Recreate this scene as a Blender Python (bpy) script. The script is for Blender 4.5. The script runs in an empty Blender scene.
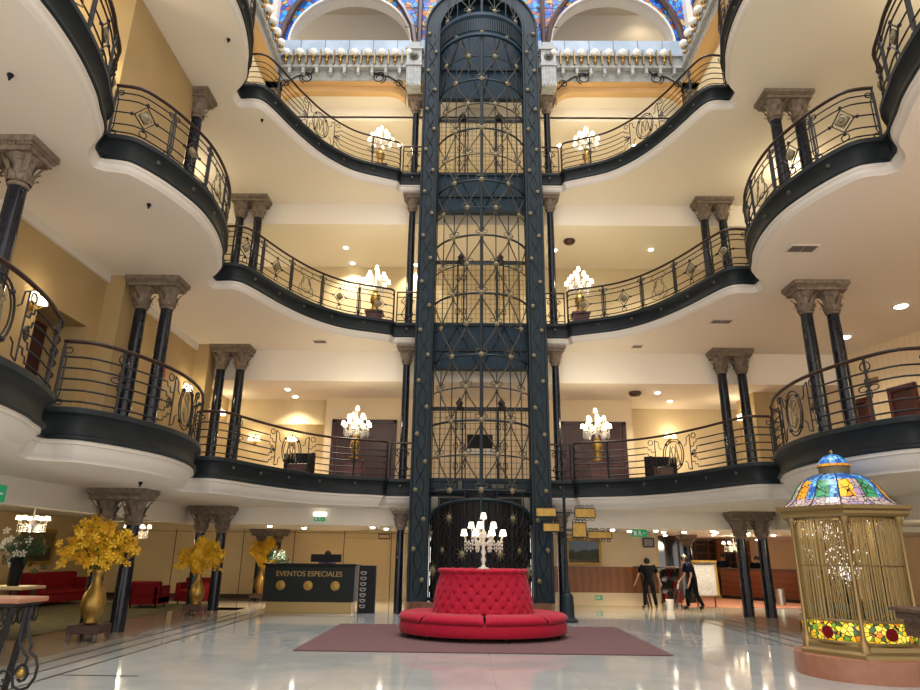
import bpy, math, random
from math import sin, cos, pi, sqrt, atan2, asin, radians
from mathutils import Vector, Matrix
random.seed(7)
C = bpy.context.scene.collection
SC = bpy.context.scene

# ------------------------------------------------------------------ materials
def mat(name, col, rough=.5, metal=0., noise=None, bump=0., bscale=40., emit=None, estr=0., spec=.5, alpha=None, coat=0.):
    m = bpy.data.materials.new(name); m.use_nodes = True
    nt = m.node_tree; b = nt.nodes['Principled BSDF']
    b.inputs['Base Color'].default_value = (*col, 1)
    b.inputs['Roughness'].default_value = rough
    b.inputs['Metallic'].default_value = metal
    b.inputs['Specular IOR Level'].default_value = spec
    if coat: b.inputs['Coat Weight'].default_value = coat
    if emit:
        b.inputs['Emission Color'].default_value = (*emit, 1); b.inputs['Emission Strength'].default_value = estr
    if alpha is not None: b.inputs['Alpha'].default_value = alpha
    tc = nt.nodes.new('ShaderNodeTexCoord')
    if noise:
        c2, sc, = noise
        n = nt.nodes.new('ShaderNodeTexNoise'); n.inputs['Scale'].default_value = sc; n.inputs['Detail'].default_value = 5
        nt.links.new(tc.outputs['Object'], n.inputs['Vector'])
        r = nt.nodes.new('ShaderNodeValToRGB')
        r.color_ramp.elements[0].position = .38; r.color_ramp.elements[1].position = .66
        r.color_ramp.elements[0].color = (*col, 1); r.color_ramp.elements[1].color = (*c2, 1)
        nt.links.new(n.outputs['Fac'], r.inputs['Fac']); nt.links.new(r.outputs['Color'], b.inputs['Base Color'])
    if bump:
        n = nt.nodes.new('ShaderNodeTexNoise'); n.inputs['Scale'].default_value = bscale; n.inputs['Detail'].default_value = 4
        nt.links.new(tc.outputs['Object'], n.inputs['Vector'])
        bp = nt.nodes.new('ShaderNodeBump'); bp.inputs['Strength'].default_value = bump; bp.inputs['Distance'].default_value = .02
        nt.links.new(n.outputs['Fac'], bp.inputs['Height']); nt.links.new(bp.outputs['Normal'], b.inputs['Normal'])
    return m

def glassmat(name, cols, scale, estr, lead=.06):
    """backlit stained glass: voronoi panes with dark lead lines"""
    m = bpy.data.materials.new(name); m.use_nodes = True
    nt = m.node_tree; b = nt.nodes['Principled BSDF']
    tc = nt.nodes.new('ShaderNodeTexCoord')
    v = nt.nodes.new('ShaderNodeTexVoronoi'); v.inputs['Scale'].default_value = scale
    nt.links.new(tc.outputs['Object'], v.inputs['Vector'])
    sp = nt.nodes.new('ShaderNodeSeparateColor'); nt.links.new(v.outputs['Color'], sp.inputs['Color'])
    r = nt.nodes.new('ShaderNodeValToRGB'); r.color_ramp.interpolation = 'CONSTANT'
    r.color_ramp.elements.remove(r.color_ramp.elements[1])
    for i, c in enumerate(cols):
        e = r.color_ramp.elements[0] if i == 0 else r.color_ramp.elements.new(.12+.76*i/len(cols))
        e.color = (*c, 1)
    nt.links.new(sp.outputs['Red'], r.inputs['Fac'])
    d = nt.nodes.new('ShaderNodeTexVoronoi'); d.feature = 'DISTANCE_TO_EDGE'; d.inputs['Scale'].default_value = scale
    nt.links.new(tc.outputs['Object'], d.inputs['Vector'])
    lt = nt.nodes.new('ShaderNodeMath'); lt.operation = 'GREATER_THAN'; lt.inputs[1].default_value = lead
    nt.links.new(d.outputs['Distance'], lt.inputs[0])
    mx = nt.nodes.new('ShaderNodeMix'); mx.data_type = 'RGBA'
    mx.inputs['A'].default_value = (.01, .012, .015, 1)
    nt.links.new(lt.outputs[0], mx.inputs['Factor']); nt.links.new(r.outputs['Color'], mx.inputs['B'])
    nt.links.new(mx.outputs['Result'], b.inputs['Base Color']); nt.links.new(mx.outputs['Result'], b.inputs['Emission Color'])
    b.inputs['Emission Strength'].default_value = estr; b.inputs['Roughness'].default_value = .25
    return m

def wavemat(name, c1, c2, scale, direction='X', rough=.5, dist=0., bump=0.):
    m = mat(name, c1, rough); nt = m.node_tree; b = nt.nodes['Principled BSDF']
    tc = nt.nodes['Texture Coordinate'] if 'Texture Coordinate' in nt.nodes else nt.nodes.new('ShaderNodeTexCoord')
    w = nt.nodes.new('ShaderNodeTexWave'); w.bands_direction = direction; w.inputs['Scale'].default_value = scale
    w.inputs['Distortion'].default_value = dist; w.inputs['Detail'].default_value = 3
    nt.links.new(tc.outputs['Object'], w.inputs['Vector'])
    r = nt.nodes.new('ShaderNodeValToRGB'); r.color_ramp.elements[0].color = (*c1, 1); r.color_ramp.elements[1].color = (*c2, 1)
    nt.links.new(w.outputs['Fac'], r.inputs['Fac']); nt.links.new(r.outputs['Color'], b.inputs['Base Color'])
    return m

M = {}
M['plaster'] = mat('plaster', (.85, .785, .69), .75, bump=.05, bscale=6)
M['plaster_white'] = mat('plaster_white', (.68, .635, .58), .6)
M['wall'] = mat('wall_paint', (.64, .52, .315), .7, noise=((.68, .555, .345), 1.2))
M['wall_dimmed'] = mat('wall_paint_dimmed', (.40, .285, .135), .7, noise=((.43, .31, .15), 1.2))  # wall paint copy darkened to stand in for dimmer light
M['wall_cream'] = wavemat('wall_cream', (.76, .61, .40), (.80, .65, .44), 5., 'X', .65)
M['panel'] = mat('panel_cream', (.70, .53, .28), .55, noise=((.74, .565, .31), .8))
M['orange'] = mat('beam_orange_lit', (.58, .37, .17), .7)  # orange light on the beam underside put into its base colour
M['beige'] = mat('recess_beige', (.52, .45, .34), .8)
M['steel'] = mat('painted_steel', (.010, .018, .024), .5, noise=((.014, .025, .033), 3.), spec=.22)  # some skylight blue put into the tower's base colour
M['fascia'] = mat('fascia_paint', (.012, .0165, .0195), .5, noise=((.017, .022, .026), 3.), spec=.22)  # same paint as the tower, kept without the extra skylight blue
M['steel_skylit'] = mat('steel_panel_skylit', (.012, .030, .050), .5, noise=((.016, .038, .062), 2.), spec=.2)  # same steel, with the blue skylight painted in more strongly
M['iron'] = mat('wrought_iron', (.014, .013, .014), .5, spec=.3)
M['handrail'] = mat('handrail_wood', (.03, .012, .009), .4, spec=.3)
M['gilt'] = mat('gilded_iron', (.19, .155, .09), .6, metal=.4, bump=.5, bscale=40)
M['gilt_dull'] = mat('dull_silvered_iron', (.085, .08, .065), .5, metal=.3, spec=.3)
M['gold'] = mat('gold', (.36, .22, .055), .38, metal=.8, noise=((.28, .165, .04), 8.))
M['brass'] = mat('brass', (.30, .205, .085), .38, metal=.7)
M['column'] = mat('black_marble', (.006, .008, .014), .16, noise=((.011, .014, .024), 9.), spec=.35)
M['stone'] = mat('carved_stone', (.165, .125, .092), .8, noise=((.25, .195, .148), 9.), bump=1., bscale=16)
M['sofa'] = mat('red_velvet', (.34, .006, .026), .7, noise=((.41, .008, .034), 18.), spec=.15)
M['sofa'].node_tree.nodes['Principled BSDF'].inputs['Sheen Weight'].default_value = .12
M['sofa_dark'] = mat('dark_red_velvet', (.15, .004, .008), .75, spec=.15)
M['black'] = mat('black', (.008, .008, .009), .55, spec=.2)
M['desk'] = mat('desk_black', (.009, .012, .011), .5, spec=.2)
M['wood_dark'] = mat('dark_wood', (.045, .018, .014), .4, noise=((.065, .025, .018), 5.))
M['wood'] = wavemat('wainscot_wood', (.23, .08, .02), (.31, .115, .032), 1.2, 'X', .35, 4.)
M['wood_red'] = wavemat('counter_wood', (.10, .022, .010), (.15, .035, .014), 1.4, 'Z', .3, 5.)
M['wood_carved'] = mat('carved_walnut', (.055, .026, .013), .45, noise=((.11, .056, .028), 22.), bump=.9, bscale=30)
M['door'] = mat('door_mahogany', (.035, .008, .010), .4, noise=((.05, .012, .013), 3.))
M['doorframe'] = mat('door_frame', (.075, .016, .014), .35)
M['marble_pale'] = mat('veined_marble', (.30, .39, .49), .3, noise=((.40, .49, .60), 1.6))
M['entab'] = mat('entablature_plaster', (.30, .31, .31), .6, noise=((.42, .43, .43), 5.))
M['globe'] = mat('globe_glass', (.82, .83, .80), .3)
M['rug'] = mat('carpet_maroon', (.115, .052, .055), .95, noise=((.17, .09, .085), 70.))
M['rug_green'] = mat('carpet_green', (.055, .05, .018), .95, noise=((.11, .085, .03), 3.))
M['rug_pink'] = mat('carpet_pink', (.46, .20, .13), .95)
M['brownstone'] = mat('brown_marble', (.18, .075, .045), .3, noise=((.25, .11, .07), 6.))
M['pink_stone'] = mat('pink_marble', (.33, .14, .08), .35, noise=((.38, .165, .10), 8.))
M['shade'] = mat('lit_lampshade', (.9, .85, .7), .6, emit=(1., .84, .58), estr=2.0)
M['bulb'] = mat('lit_bulb', (1, 1, 1), .4, emit=(1., .86, .62), estr=9.)
M['crystal'] = mat('crystal', (.46, .42, .37), .08, metal=.0, emit=(1., .9, .75), estr=.05, spec=1.)
M['petal'] = mat('yellow_petals', (.90, .58, .03), .6, noise=((.72, .36, .012), 6.))
M['petal_w'] = mat('white_petals', (.75, .73, .66), .6)
M['stem'] = mat('plant_stem', (.05, .09, .02), .6)
M['leaf'] = mat('leaf', (.02, .06, .018), .5)
M['skin'] = mat('skin', (.38, .21, .14), .55)
M['hair'] = mat('hair', (.012, .010, .010), .6)
M['hair_grey'] = mat('grey_hair', (.07, .06, .055), .7)
M['cloth_black'] = mat('black_cloth', (.005, .005, .007), .9, spec=.1)
M['cloth_navy'] = mat('navy_cloth', (.007, .008, .024), .9, spec=.1)
M['cloth_white'] = mat('white_cloth', (.75, .75, .74), .8)
M['green'] = mat('exit_green', (.01, .20, .08), .5, emit=(.02, .4, .16), estr=.25)
M['white'] = mat('white_paint', (.8, .8, .78), .5)
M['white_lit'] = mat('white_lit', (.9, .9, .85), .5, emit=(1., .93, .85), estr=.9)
M['downlight'] = mat('downlight_lens', (1, 1, 1), .5, emit=(1., .90, .74), estr=13.)
M['grey'] = mat('grey_vent', (.16, .14, .12), .6)
M['dark_glass'] = mat('dark_glass', (.03, .035, .04), .06, spec=.9)
M['steel_bin'] = mat('brushed_steel', (.55, .53, .5), .3, metal=.9)
M['paper'] = mat('printed_sheet', (.30, .28, .275), .7, noise=((.40, .38, .375), 12.))
M['chain'] = mat('gilt_chain', (.36, .25, .10), .5, metal=.5)
M['stained'] = glassmat('stained_glass', [(.03, .12, .5), (.04, .22, .72), (.30, .10, .06), (.03, .06, .3), (.5, .16, .05), (.18, .12, .4), (.45, .30, .10), (.05, .3, .7)], 5.2, .26, .04)
M['stained_gold'] = glassmat('stained_gold', [(.8, .48, .02), (.15, .30, .03), (.9, .62, .03), (.05, .10, .03), (.75, .22, .02), (.85, .7, .08)], 15., .5, .06)
M['dome_blue'] = glassmat('dome_blue', [(.03, .16, .55), (.05, .28, .75), (.22, .5, .8), (.02, .1, .42), (.10, .36, .7)], 15., .22, .04)
M['dome_gold'] = glassmat('dome_gold', [(.8, .36, .02), (.85, .5, .03), (.75, .28, .02)], 9., .22, .04)
M['dome_green'] = glassmat('dome_green', [(.05, .3, .12), (.08, .4, .3), (.06, .22, .08)], 9., .2, .04)
M['dome_pink'] = glassmat('dome_pink', [(.5, .36, .36), (.4, .28, .42), (.55, .45, .35)], 12., .12, .05)
M['floor_gallery'] = mat('gallery_floor_yellow_bounce', (.44, .39, .27), .35, noise=((.50, .45, .33), 1.5))  # unseen floor, yellow chosen to tint the light bounced onto ceilings
M['floor_gallery_low'] = mat('gallery_floor_rose_bounce', (.36, .25, .19), .8, noise=((.40, .29, .22), 3.))  # unseen floor, rose chosen to tint the light bounced onto soffits
M['painting'] = None

def floor_mat():
    m = mat('polished_marble', (.50, .50, .475), .07, spec=.55); nt = m.node_tree; b = nt.nodes['Principled BSDF']
    tc = nt.nodes.new('ShaderNodeTexCoord')
    br = nt.nodes.new('ShaderNodeTexBrick'); br.offset = 0.
    br.inputs['Scale'].default_value = 1.; br.inputs['Brick Width'].default_value = 1.2; br.inputs['Row Height'].default_value = 1.2
    br.inputs['Mortar Size'].default_value = .004; br.inputs['Color1'].default_value = (.47, .47, .45, 1); br.inputs['Color2'].default_value = (.43, .435, .415, 1)
    br.inputs['Mortar'].default_value = (.33, .33, .31, 1)
    nt.links.new(tc.outputs['Object'], br.inputs['Vector'])
    n = nt.nodes.new('ShaderNodeTexNoise'); n.inputs['Scale'].default_value = .8; n.inputs['Detail'].default_value = 8; n.inputs['Distortion'].default_value = 1.2
    nt.links.new(tc.outputs['Object'], n.inputs['Vector'])
    r = nt.nodes.new('ShaderNodeValToRGB'); r.color_ramp.elements[0].color = (.86, .88, .88, 1); r.color_ramp.elements[1].color = (1.05, 1.03, 1., 1)
    r.color_ramp.elements[0].position = .35; r.color_ramp.elements[1].position = .62
    nt.links.new(n.outputs['Fac'], r.inputs['Fac'])
    mx = nt.nodes.new('ShaderNodeMix'); mx.data_type = 'RGBA'; mx.blend_type = 'MULTIPLY'; mx.inputs['Factor'].default_value = 1
    nt.links.new(br.outputs['Color'], mx.inputs['A']); nt.links.new(r.outputs['Color'], mx.inputs['B'])
    nt.links.new(mx.outputs['Result'], b.inputs['Base Color'])
    return m
M['floor'] = floor_mat()
M['floor_tan'] = mat('tan_marble', (.36, .29, .22), .10, noise=((.42, .345, .265), 1.5), spec=.5)

def painting_mat(name, sky, land, dark, zc):
    m = mat(name, land, .6); nt = m.node_tree; b = nt.nodes['Principled BSDF']
    tc = nt.nodes.new('ShaderNodeTexCoord'); n = nt.nodes.new('ShaderNodeTexNoise'); n.inputs['Scale'].default_value = 3.2; n.inputs['Detail'].default_value = 6
    nt.links.new(tc.outputs['Object'], n.inputs['Vector'])
    sx = nt.nodes.new('ShaderNodeSeparateXYZ'); nt.links.new(tc.outputs['Object'], sx.inputs['Vector'])
    ad = nt.nodes.new('ShaderNodeMath'); ad.operation = 'MULTIPLY_ADD'; ad.inputs[1].default_value = .45
    nt.links.new(n.outputs['Fac'], ad.inputs[0]); nt.links.new(sx.outputs['Z'], ad.inputs[2])
    r = nt.nodes.new('ShaderNodeValToRGB'); e = r.color_ramp.elements
    e[0].position = .25; e[0].color = (*land, 1); e[1].position = .95; e[1].color = (*sky, 1)
    k = e.new(.45); k.color = (*dark, 1); k = e.new(.68); k.color = (*dark, 1); k = e.new(.76); k.color = (*sky, 1)
    nt.links.new(ad.outputs[0], r.inputs['Fac']); nt.links.new(r.outputs['Color'], b.inputs['Base Color'])
    return m
M['painting'] = painting_mat('landscape_canvas', (.17, .24, .36), (.20, .17, .09), (.035, .045, .03), 0)
M['painting2'] = painting_mat('old_canvas', (.13, .085, .03), (.06, .04, .015), (.03, .022, .01), 0)

# ------------------------------------------------------------------ mesh helper
class MB:
    def __init__(s): s.v = []; s.f = []
    def box(s, x0, x1, y0, y1, z0, z1):
        n = len(s.v)
        s.v += [(x0,y0,z0),(x1,y0,z0),(x1,y1,z0),(x0,y1,z0),(x0,y0,z1),(x1,y0,z1),(x1,y1,z1),(x0,y1,z1)]
        s.f += [(n,n+3,n+2,n+1),(n+4,n+5,n+6,n+7),(n,n+1,n+5,n+4),(n+1,n+2,n+6,n+5),(n+2,n+3,n+7,n+6),(n+3,n,n+4,n+7)]
        return s
    def cbox(s, c, sx, sy, sz, rz=0, rx=0):
        n = len(s.v); m = Matrix.Rotation(rz, 3, 'Z') @ Matrix.Rotation(rx, 3, 'X')
        for k in ((-1,-1,-1),(1,-1,-1),(1,1,-1),(-1,1,-1),(-1,-1,1),(1,-1,1),(1,1,1),(-1,1,1)):
            p = m @ Vector((k[0]*sx/2, k[1]*sy/2, k[2]*sz/2)); s.v.append((p.x+c[0], p.y+c[1], p.z+c[2]))
        s.f += [(n,n+3,n+2,n+1),(n+4,n+5,n+6,n+7),(n,n+1,n+5,n+4),(n+1,n+2,n+6,n+5),(n+2,n+3,n+7,n+6),(n+3,n,n+4,n+7)]
        return s
    def lathe(s, prof, n=16, c=(0,0,0), a0=0, cap=True, sq=None):
        b = len(s.v)
        for r, z in prof:
            for i in range(n):
                a = a0 + 2*pi*i/n
                s.v.append((c[0]+r*cos(a), c[1]+r*sin(a), c[2]+z))
        for j in range(len(prof)-1):
            for i in range(n):
                k = (i+1) % n
                s.f.append((b+j*n+i, b+j*n+k, b+(j+1)*n+k, b+(j+1)*n+i))
        if cap:
            s.f.append(tuple(b+i for i in reversed(range(n)))); e = b+(len(prof)-1)*n
            s.f.append(tuple(e+i for i in range(n)))
        return s
    def sphere(s, c, r, n=10, m=7, sz=1.):
        prof = [(max(1e-4, r*sin(pi*j/m)), -r*sz*cos(pi*j/m)) for j in range(m+1)]
        return s.lathe(prof, n, c, cap=False)
    def tube(s, pts, r, n=5, closed=False, taper=None):
        P = [Vector(p) for p in pts]; N = len(P)
        if N < 2: return s
        b = len(s.v); prev = None
        for i in range(N):
            if closed: t = P[(i+1) % N]-P[i-1]
            else: t = P[min(i+1, N-1)]-P[max(i-1, 0)]
            if t.length < 1e-9: t = Vector((0,0,1))
            t.normalize()
            if prev is None:
                u = t.orthogonal()
            else:
                u = prev - t*prev.dot(t)
                if u.length < 1e-6: u = t.orthogonal()
            u.normalize(); prev = u; w = t.cross(u)
            rr = r if taper is None else r*(1+(taper-1)*i/(N-1))
            for k in range(n):
                a = 2*pi*(k+.5)/n; q = P[i]+u*(rr*cos(a))+w*(rr*sin(a)); s.v.append(tuple(q))
        for i in range(N if closed else N-1):
            j = (i+1) % N
            for k in range(n):
                l = (k+1) % n
                s.f.append((b+i*n+k, b+i*n+l, b+j*n+l, b+j*n+k))
        if not closed:
            s.f.append(tuple(b+k for k in reversed(range(n)))); s.f.append(tuple(b+(N-1)*n+k for k in range(n)))
        return s
    def prism(s, poly, z0, z1):
        n = len(poly); b = len(s.v)
        s.v += [(x,y,z0) for x,y in poly]+[(x,y,z1) for x,y in poly]
        s.f.append(tuple(b+i for i in reversed(range(n)))); s.f.append(tuple(b+n+i for i in range(n)))
        for i in range(n):
            j = (i+1) % n; s.f.append((b+i, b+j, b+n+j, b+n+i))
        return s
    def prism_y(s, poly, y0, y1):       # polygon in x,z extruded along y
        n = len(poly); b = len(s.v)
        s.v += [(x,y0,z) for x,z in poly]+[(x,y1,z) for x,z in poly]
        s.f.append(tuple(b+i for i in range(n))); s.f.append(tuple(b+n+i for i in reversed(range(n))))
        for i in range(n):
            j = (i+1) % n; s.f.append((b+j, b+i, b+n+i, b+n+j))
        return s
    def sweep(s, path, prof, normals):  # path (x,y); prof (offset,z)
        b = len(s.v); n = len(prof)
        for (x,y),(nx,ny) in zip(path, normals):
            for o, z in prof: s.v.append((x+nx*o, y+ny*o, z))
        for i in range(len(path)-1):
            for k in range(n-1):
                s.f.append((b+i*n+k, b+(i+1)*n+k, b+(i+1)*n+k+1, b+i*n+k+1))
        return s
    def quad(s, a, b_, c, d):
        n = len(s.v); s.v += [tuple(a),tuple(b_),tuple(c),tuple(d)]; s.f.append((n,n+1,n+2,n+3)); return s
    def add(s, other, M4):
        n = len(s.v)
        for p in other.v:
            q = M4 @ Vector(p); s.v.append(tuple(q))
        s.f += [tuple(i+n for i in f) for f in other.f]; return s
    def build(s, name, m, parent=None, smooth=False, world=True, bevel=0):
        me = bpy.data.meshes.new(name); o3 = Vector((0,0,0))
        if parent is not None and world:
            o3 = Vector(parent.location)
            if parent.parent is not None: o3 += Vector(parent.parent.location)
        me.from_pydata([(x-o3.x, y-o3.y, z-o3.z) for x,y,z in s.v], [], s.f)
        me.validate(); me.update()
        me.materials.append(m)
        o = bpy.data.objects.new(name, me); C.objects.link(o)
        if smooth:
            for p in me.polygons: p.use_smooth = True
            if smooth is not True: me.set_sharp_from_angle(angle=radians(smooth))
        if parent is not None: o.parent = parent
        if bevel:
            md = o.modifiers.new('bevel', 'BEVEL'); md.width = bevel; md.segments = 2; md.limit_method = 'ANGLE'
        return o

def tag(o, label, cat, group=None):
    o['label'] = label; o['category'] = cat
    if group: o['group'] = group
    return o
def thing(name, loc, label, cat, group=None, rz=0):
    o = bpy.data.objects.new(name, None); C.objects.link(o); o.location = loc; o.rotation_euler = (0,0,rz)
    o.empty_display_size = .2
    return tag(o, label, cat, group)
def solo(mb, name, m, label, cat, group=None, origin=None, **k):
    """a thing that is one mesh, origin at given point"""
    if origin is not None: mb.v = [(x-origin[0], y-origin[1], z-origin[2]) for x,y,z in mb.v]
    o = mb.build(name, m, None, **k)
    if origin is not None: o.location = origin
    return tag(o, label, cat, group)
def struct(mb, name, m, **k):
    h = name.split('_')
    if h[0] in ('ceiling', 'floor'): name = h[0]
    elif h[0] in ('wall', 'baseboard'): name = h[0]+'_'+('left' if 'left' in h else 'right' if 'right' in h else 'back')
    o = mb.build(name, m, None, **k); o['kind'] = 'structure'; return o
def copy_tree(o, parent=None):
    c = o.copy(); C.objects.link(c)
    if parent is not None: c.parent = parent
    for ch in list(o.children): copy_tree(ch, c)
    return c
def dup(root, loc, label, group=None, rz=None):
    c = copy_tree(root); c.location = loc; c['label'] = label
    if group: c['group'] = group
    if rz is not None: c.rotation_euler = (0,0,rz)
    return c
ORD = ['first','second','third','fourth','fifth','sixth','seventh','eighth','ninth','tenth','eleventh','twelfth','thirteenth','fourteenth','fifteenth']
def point(loc, power, col=(1.,.83,.54), size=.12):
    l = bpy.data.lights.new('warm_lamp_and_fill', 'POINT'); l.energy = power; l.color = col; l.shadow_soft_size = size  # serves visible lamps and added fill lights alike
    o = bpy.data.objects.new('lamp_and_fill_light', l); C.objects.link(o); o.location = loc; return o
def spot(loc, power, col=(1.,.86,.62), ang=130):
    l = bpy.data.lights.new('downlight_beam', 'SPOT'); l.energy = power; l.color = col; l.shadow_soft_size = .08
    l.spot_size = radians(ang); l.spot_blend = .8
    o = bpy.data.objects.new('downlight_beam', l); C.objects.link(o); o.location = loc; return o

# ------------------------------------------------------------------ camera
f_px = 655.; pitch = math.atan(209/655.); roll = .0117; yaw = .01225; CH = 1.65; CX = -.41
fw = Vector((0, cos(pitch), sin(pitch))); up = Vector((0, -sin(pitch), cos(pitch))); rt = Vector((1,0,0))
r2 = rt*cos(roll)+up*sin(roll); u2 = up*cos(roll)-rt*sin(roll)
R = Matrix.Rotation(yaw, 3, 'Z'); RT, UP, FW = R@r2, R@u2, R@fw
cd = bpy.data.cameras.new('camera'); cam = bpy.data.objects.new('camera', cd); C.objects.link(cam)
cd.sensor_fit = 'HORIZONTAL'; cd.sensor_width = 36; cd.lens = f_px/920*36; cd.clip_end = 200
m4 = Matrix((( RT.x, UP.x, -FW.x, CX), (RT.y, UP.y, -FW.y, 0), (RT.z, UP.z, -FW.z, CH), (0,0,0,1)))
cam.matrix_world = m4; SC.camera = cam

# ------------------------------------------------------------------ plan of the balcony edge
K = .966
half = [(0,20.57),(2.88,20.57),(2.93,20.36),(3.1,20.26),(3.6,20.05),(4.3,19.73),(4.85,19.25),(5.36,18.55),(5.8,17.65),(6.05,17.0),(6.25,16.45),(6.45,16.05),(6.7,15.92),(7.08,15.95)]
lobe = [(7.08,15.62),(6.95,15.42),(6.62,15.06),(6.42,14.55),(6.25,14.1),(6.09,13.4),(6.02,12.75),(6.03,12.15),(6.14,11.6),(6.33,11.0),(6.6,10.5),(6.82,10.36),(7.14,10.3)]
def smooth_poly(pts, n=5):
    out = []
    for i in range(len(pts)-1):
        p0 = Vector(pts[max(i-1,0)]); p1 = Vector(pts[i]); p2 = Vector(pts[i+1]); p3 = Vector(pts[min(i+2,len(pts)-1)])
        for k in range(n):
            t = k/n
            q = .5*((2*p1)+(p2-p0)*t+(2*p0-5*p1+4*p2-p3)*t*t+(3*p1-p0-3*p2+p3)*t**3)
            out.append((q.x, q.y))
    out.append(tuple(pts[-1])); return out
sc = lambda L: [(x*K, y*K) for x,y in L]
STR = sc(half[:2]); FAR = smooth_poly(sc(half[1:]), 4)
LB = smooth_poly(sc(lobe), 4)
LA = [(x, y-5.6*K) for x,y in LB]
LZ = [(x, y-11.2*K) for x,y in LB][:24]
def mirror(L): return [(-x,y) for x,y in L]
rightedge = STR[:1]+FAR+LB+LA+LZ
fulledge = mirror(list(reversed(rightedge)))[:-1]+rightedge      # left near -> far -> right near
def normals(path, sgn):
    out = []
    for i in range(len(path)):
        a = Vector(path[max(i-1,0)]); b = Vector(path[min(i+1,len(path)-1)]); t = (b-a)
        if t.length < 1e-9: t = Vector((1,0))
        t.normalize(); out.append((sgn*t.y, -sgn*t.x))
    return out
# travelling left-near -> far -> right-near the atrium lies to the right: normal (ty,-tx)
ZF = [3.77, 8.72, 14.26]; ZB = [3.27, 8.24, 13.80]; ZS = [2.95, 8.04, 13.55]
NRM = normals(fulledge, 1)
YN = min(y for x,y in rightedge)
LV = ['lowest', 'middle', 'upper']
def offset(path, nr, d): return [(x+nx*d, y+ny*d) for (x,y),(nx,ny) in zip(path, nr)]
def slab(off, xo, yo, za, zb_):
    """gallery slab round the three sides of the curved opening"""
    mb = MB(); e = offset(rightedge, normals(rightedge, 1), off); yf = e[0][1]
    for z in (za, zb_): mb.quad((-xo,yf,z),(xo,yf,z),(xo,yo,z),(-xo,yo,z))
    for s_ in (-1, 1):
        ycur = yf
        for (xa,ya),(xb,yb) in zip(e[:-1], e[1:]):
            y0 = min(ya, ycur); y1 = min(yb, y0)
            ycur = y1
            if y0-y1 < 1e-5: continue
            for z in (za, zb_): mb.quad((s_*xa,y0,z),(s_*xo,y0,z),(s_*xo,y1,z),(s_*xb,y1,z))
    return mb
for L in range(3):
    zf, zb, zs = ZF[L], ZB[L], ZS[L]
    prof = [(-.10,zb),(0,zb),(.02,zb+.02),(.02,zb+.06),(-.04,zb+.09),(-.06,zb+.22),(-.03,zf-.16),(.03,zf-.10),(.06,zf-.09),(.06,zf-.01),(.05,zf),(-.35,zf)]
    struct(MB().sweep(fulledge, prof, NRM), 'trim_%d' % (L+1), M['fascia'], smooth=35)
    prof = [(-.03,zb),(-.03,zb-.06),(-.07,zb-.07),(-.09,zb-.12),(-.16,zs+.07),(-.20,zs+.05),(-.22,zs)] if L == 0 else \
           [(-.02,zb),(-.02,zb-.05),(-.04,zb-.06),(-.05,zb-.1),(-.07,zs+.05),(-.10,zs+.03),(-.115,zs)]
    struct(MB().sweep(fulledge, prof, NRM), 'trim_%d' % (L+4), M['plaster_white'], smooth=50)
    struct(slab(-.21 if L == 0 else -.105, 13.5 if L else 9.0, 20.75, zs, zs+.22), 'ceiling_%s_gallery' % LV[L], M['plaster'])
    struct(slab(-.33, 13.5, 26.3, zf-.18, zf-.01), 'floor_%s_gallery' % LV[L], M['floor_gallery' if L else 'floor_gallery_low'])

# ------------------------------------------------------------------ ground floor
struct(MB().box(-17, 17, -2, 36, -.2, 0), 'floor', M['floor'])
# tan border with dark inlay lines round the hall
def inlay(x0, x1, y0, y1, m, n): struct(MB().box(x0, x1, y0, y1, 0, .004), n, m)
inlay(-9.0, -7.15, 2, 21.6, M['floor_tan'], 'floor_border_left'); inlay(7.15, 9.0, 2, 21.6, M['floor_tan'], 'floor_border_right')
inlay(-9.0, -2.6, 20.6, 26, M['floor_tan'], 'floor_border_back_left'); inlay(2.9, 9.0, 21.6, 24.5, M['floor_tan'], 'floor_border_back_right')
ln = MB()
for s in (-1, 1):
    for xx in (6.02, 6.42, 6.82):
        x = s*xx; ln.box(x-.016, x+.016, 3, 20.0 - (6.82-xx), .004, .007)
for k, yy in enumerate((20.0-.8, 20.0-.4, 20.0)):
    pass
for s in (-1, 1): ln.box(min(s*6.0,s*3.3), max(s*6.0,s*3.3), 19.17, 19.20, .004, .007)
ln.box(-6.0, -4.9, 9.9, 9.93, .004, .007)
struct(ln, 'floor_inlay_lines', M['wood_dark'])
struct(MB().box(-16.5, -8.95, 9, 22.6, .003, .02), 'floor_lounge_carpet', M['rug_green'])
struct(MB().box(7.3, 16.5, 24.2, 33, .003, .02), 'floor_reception_carpet', M['rug_pink'])
# low beams and ceilings of the ground floor
b = MB(); b.box(-9.25, 9.25, 20.75, 21.0, 2.45, 3.2); struct(b, 'trim_7', M['plaster'])
for s, n in ((-1, 8), (1, 9)):
    struct(MB().box(min(s*9.0, s*9.25), max(s*9.0, s*9.25), YN, 20.75, 2.45, 3.2), 'trim_%d' % n, M['plaster'])
struct(MB().box(-9.25, 17, 21.0, 36, 2.45, 2.6), 'ceiling_back', M['plaster'])
struct(MB().box(-17, -9.25, YN, 27, 2.72, 2.85), 'ceiling_lounge', M['plaster'])
struct(MB().box(9.25, 17, YN, 21.0, 2.6, 2.75), 'ceiling_right', M['plaster'])
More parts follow.
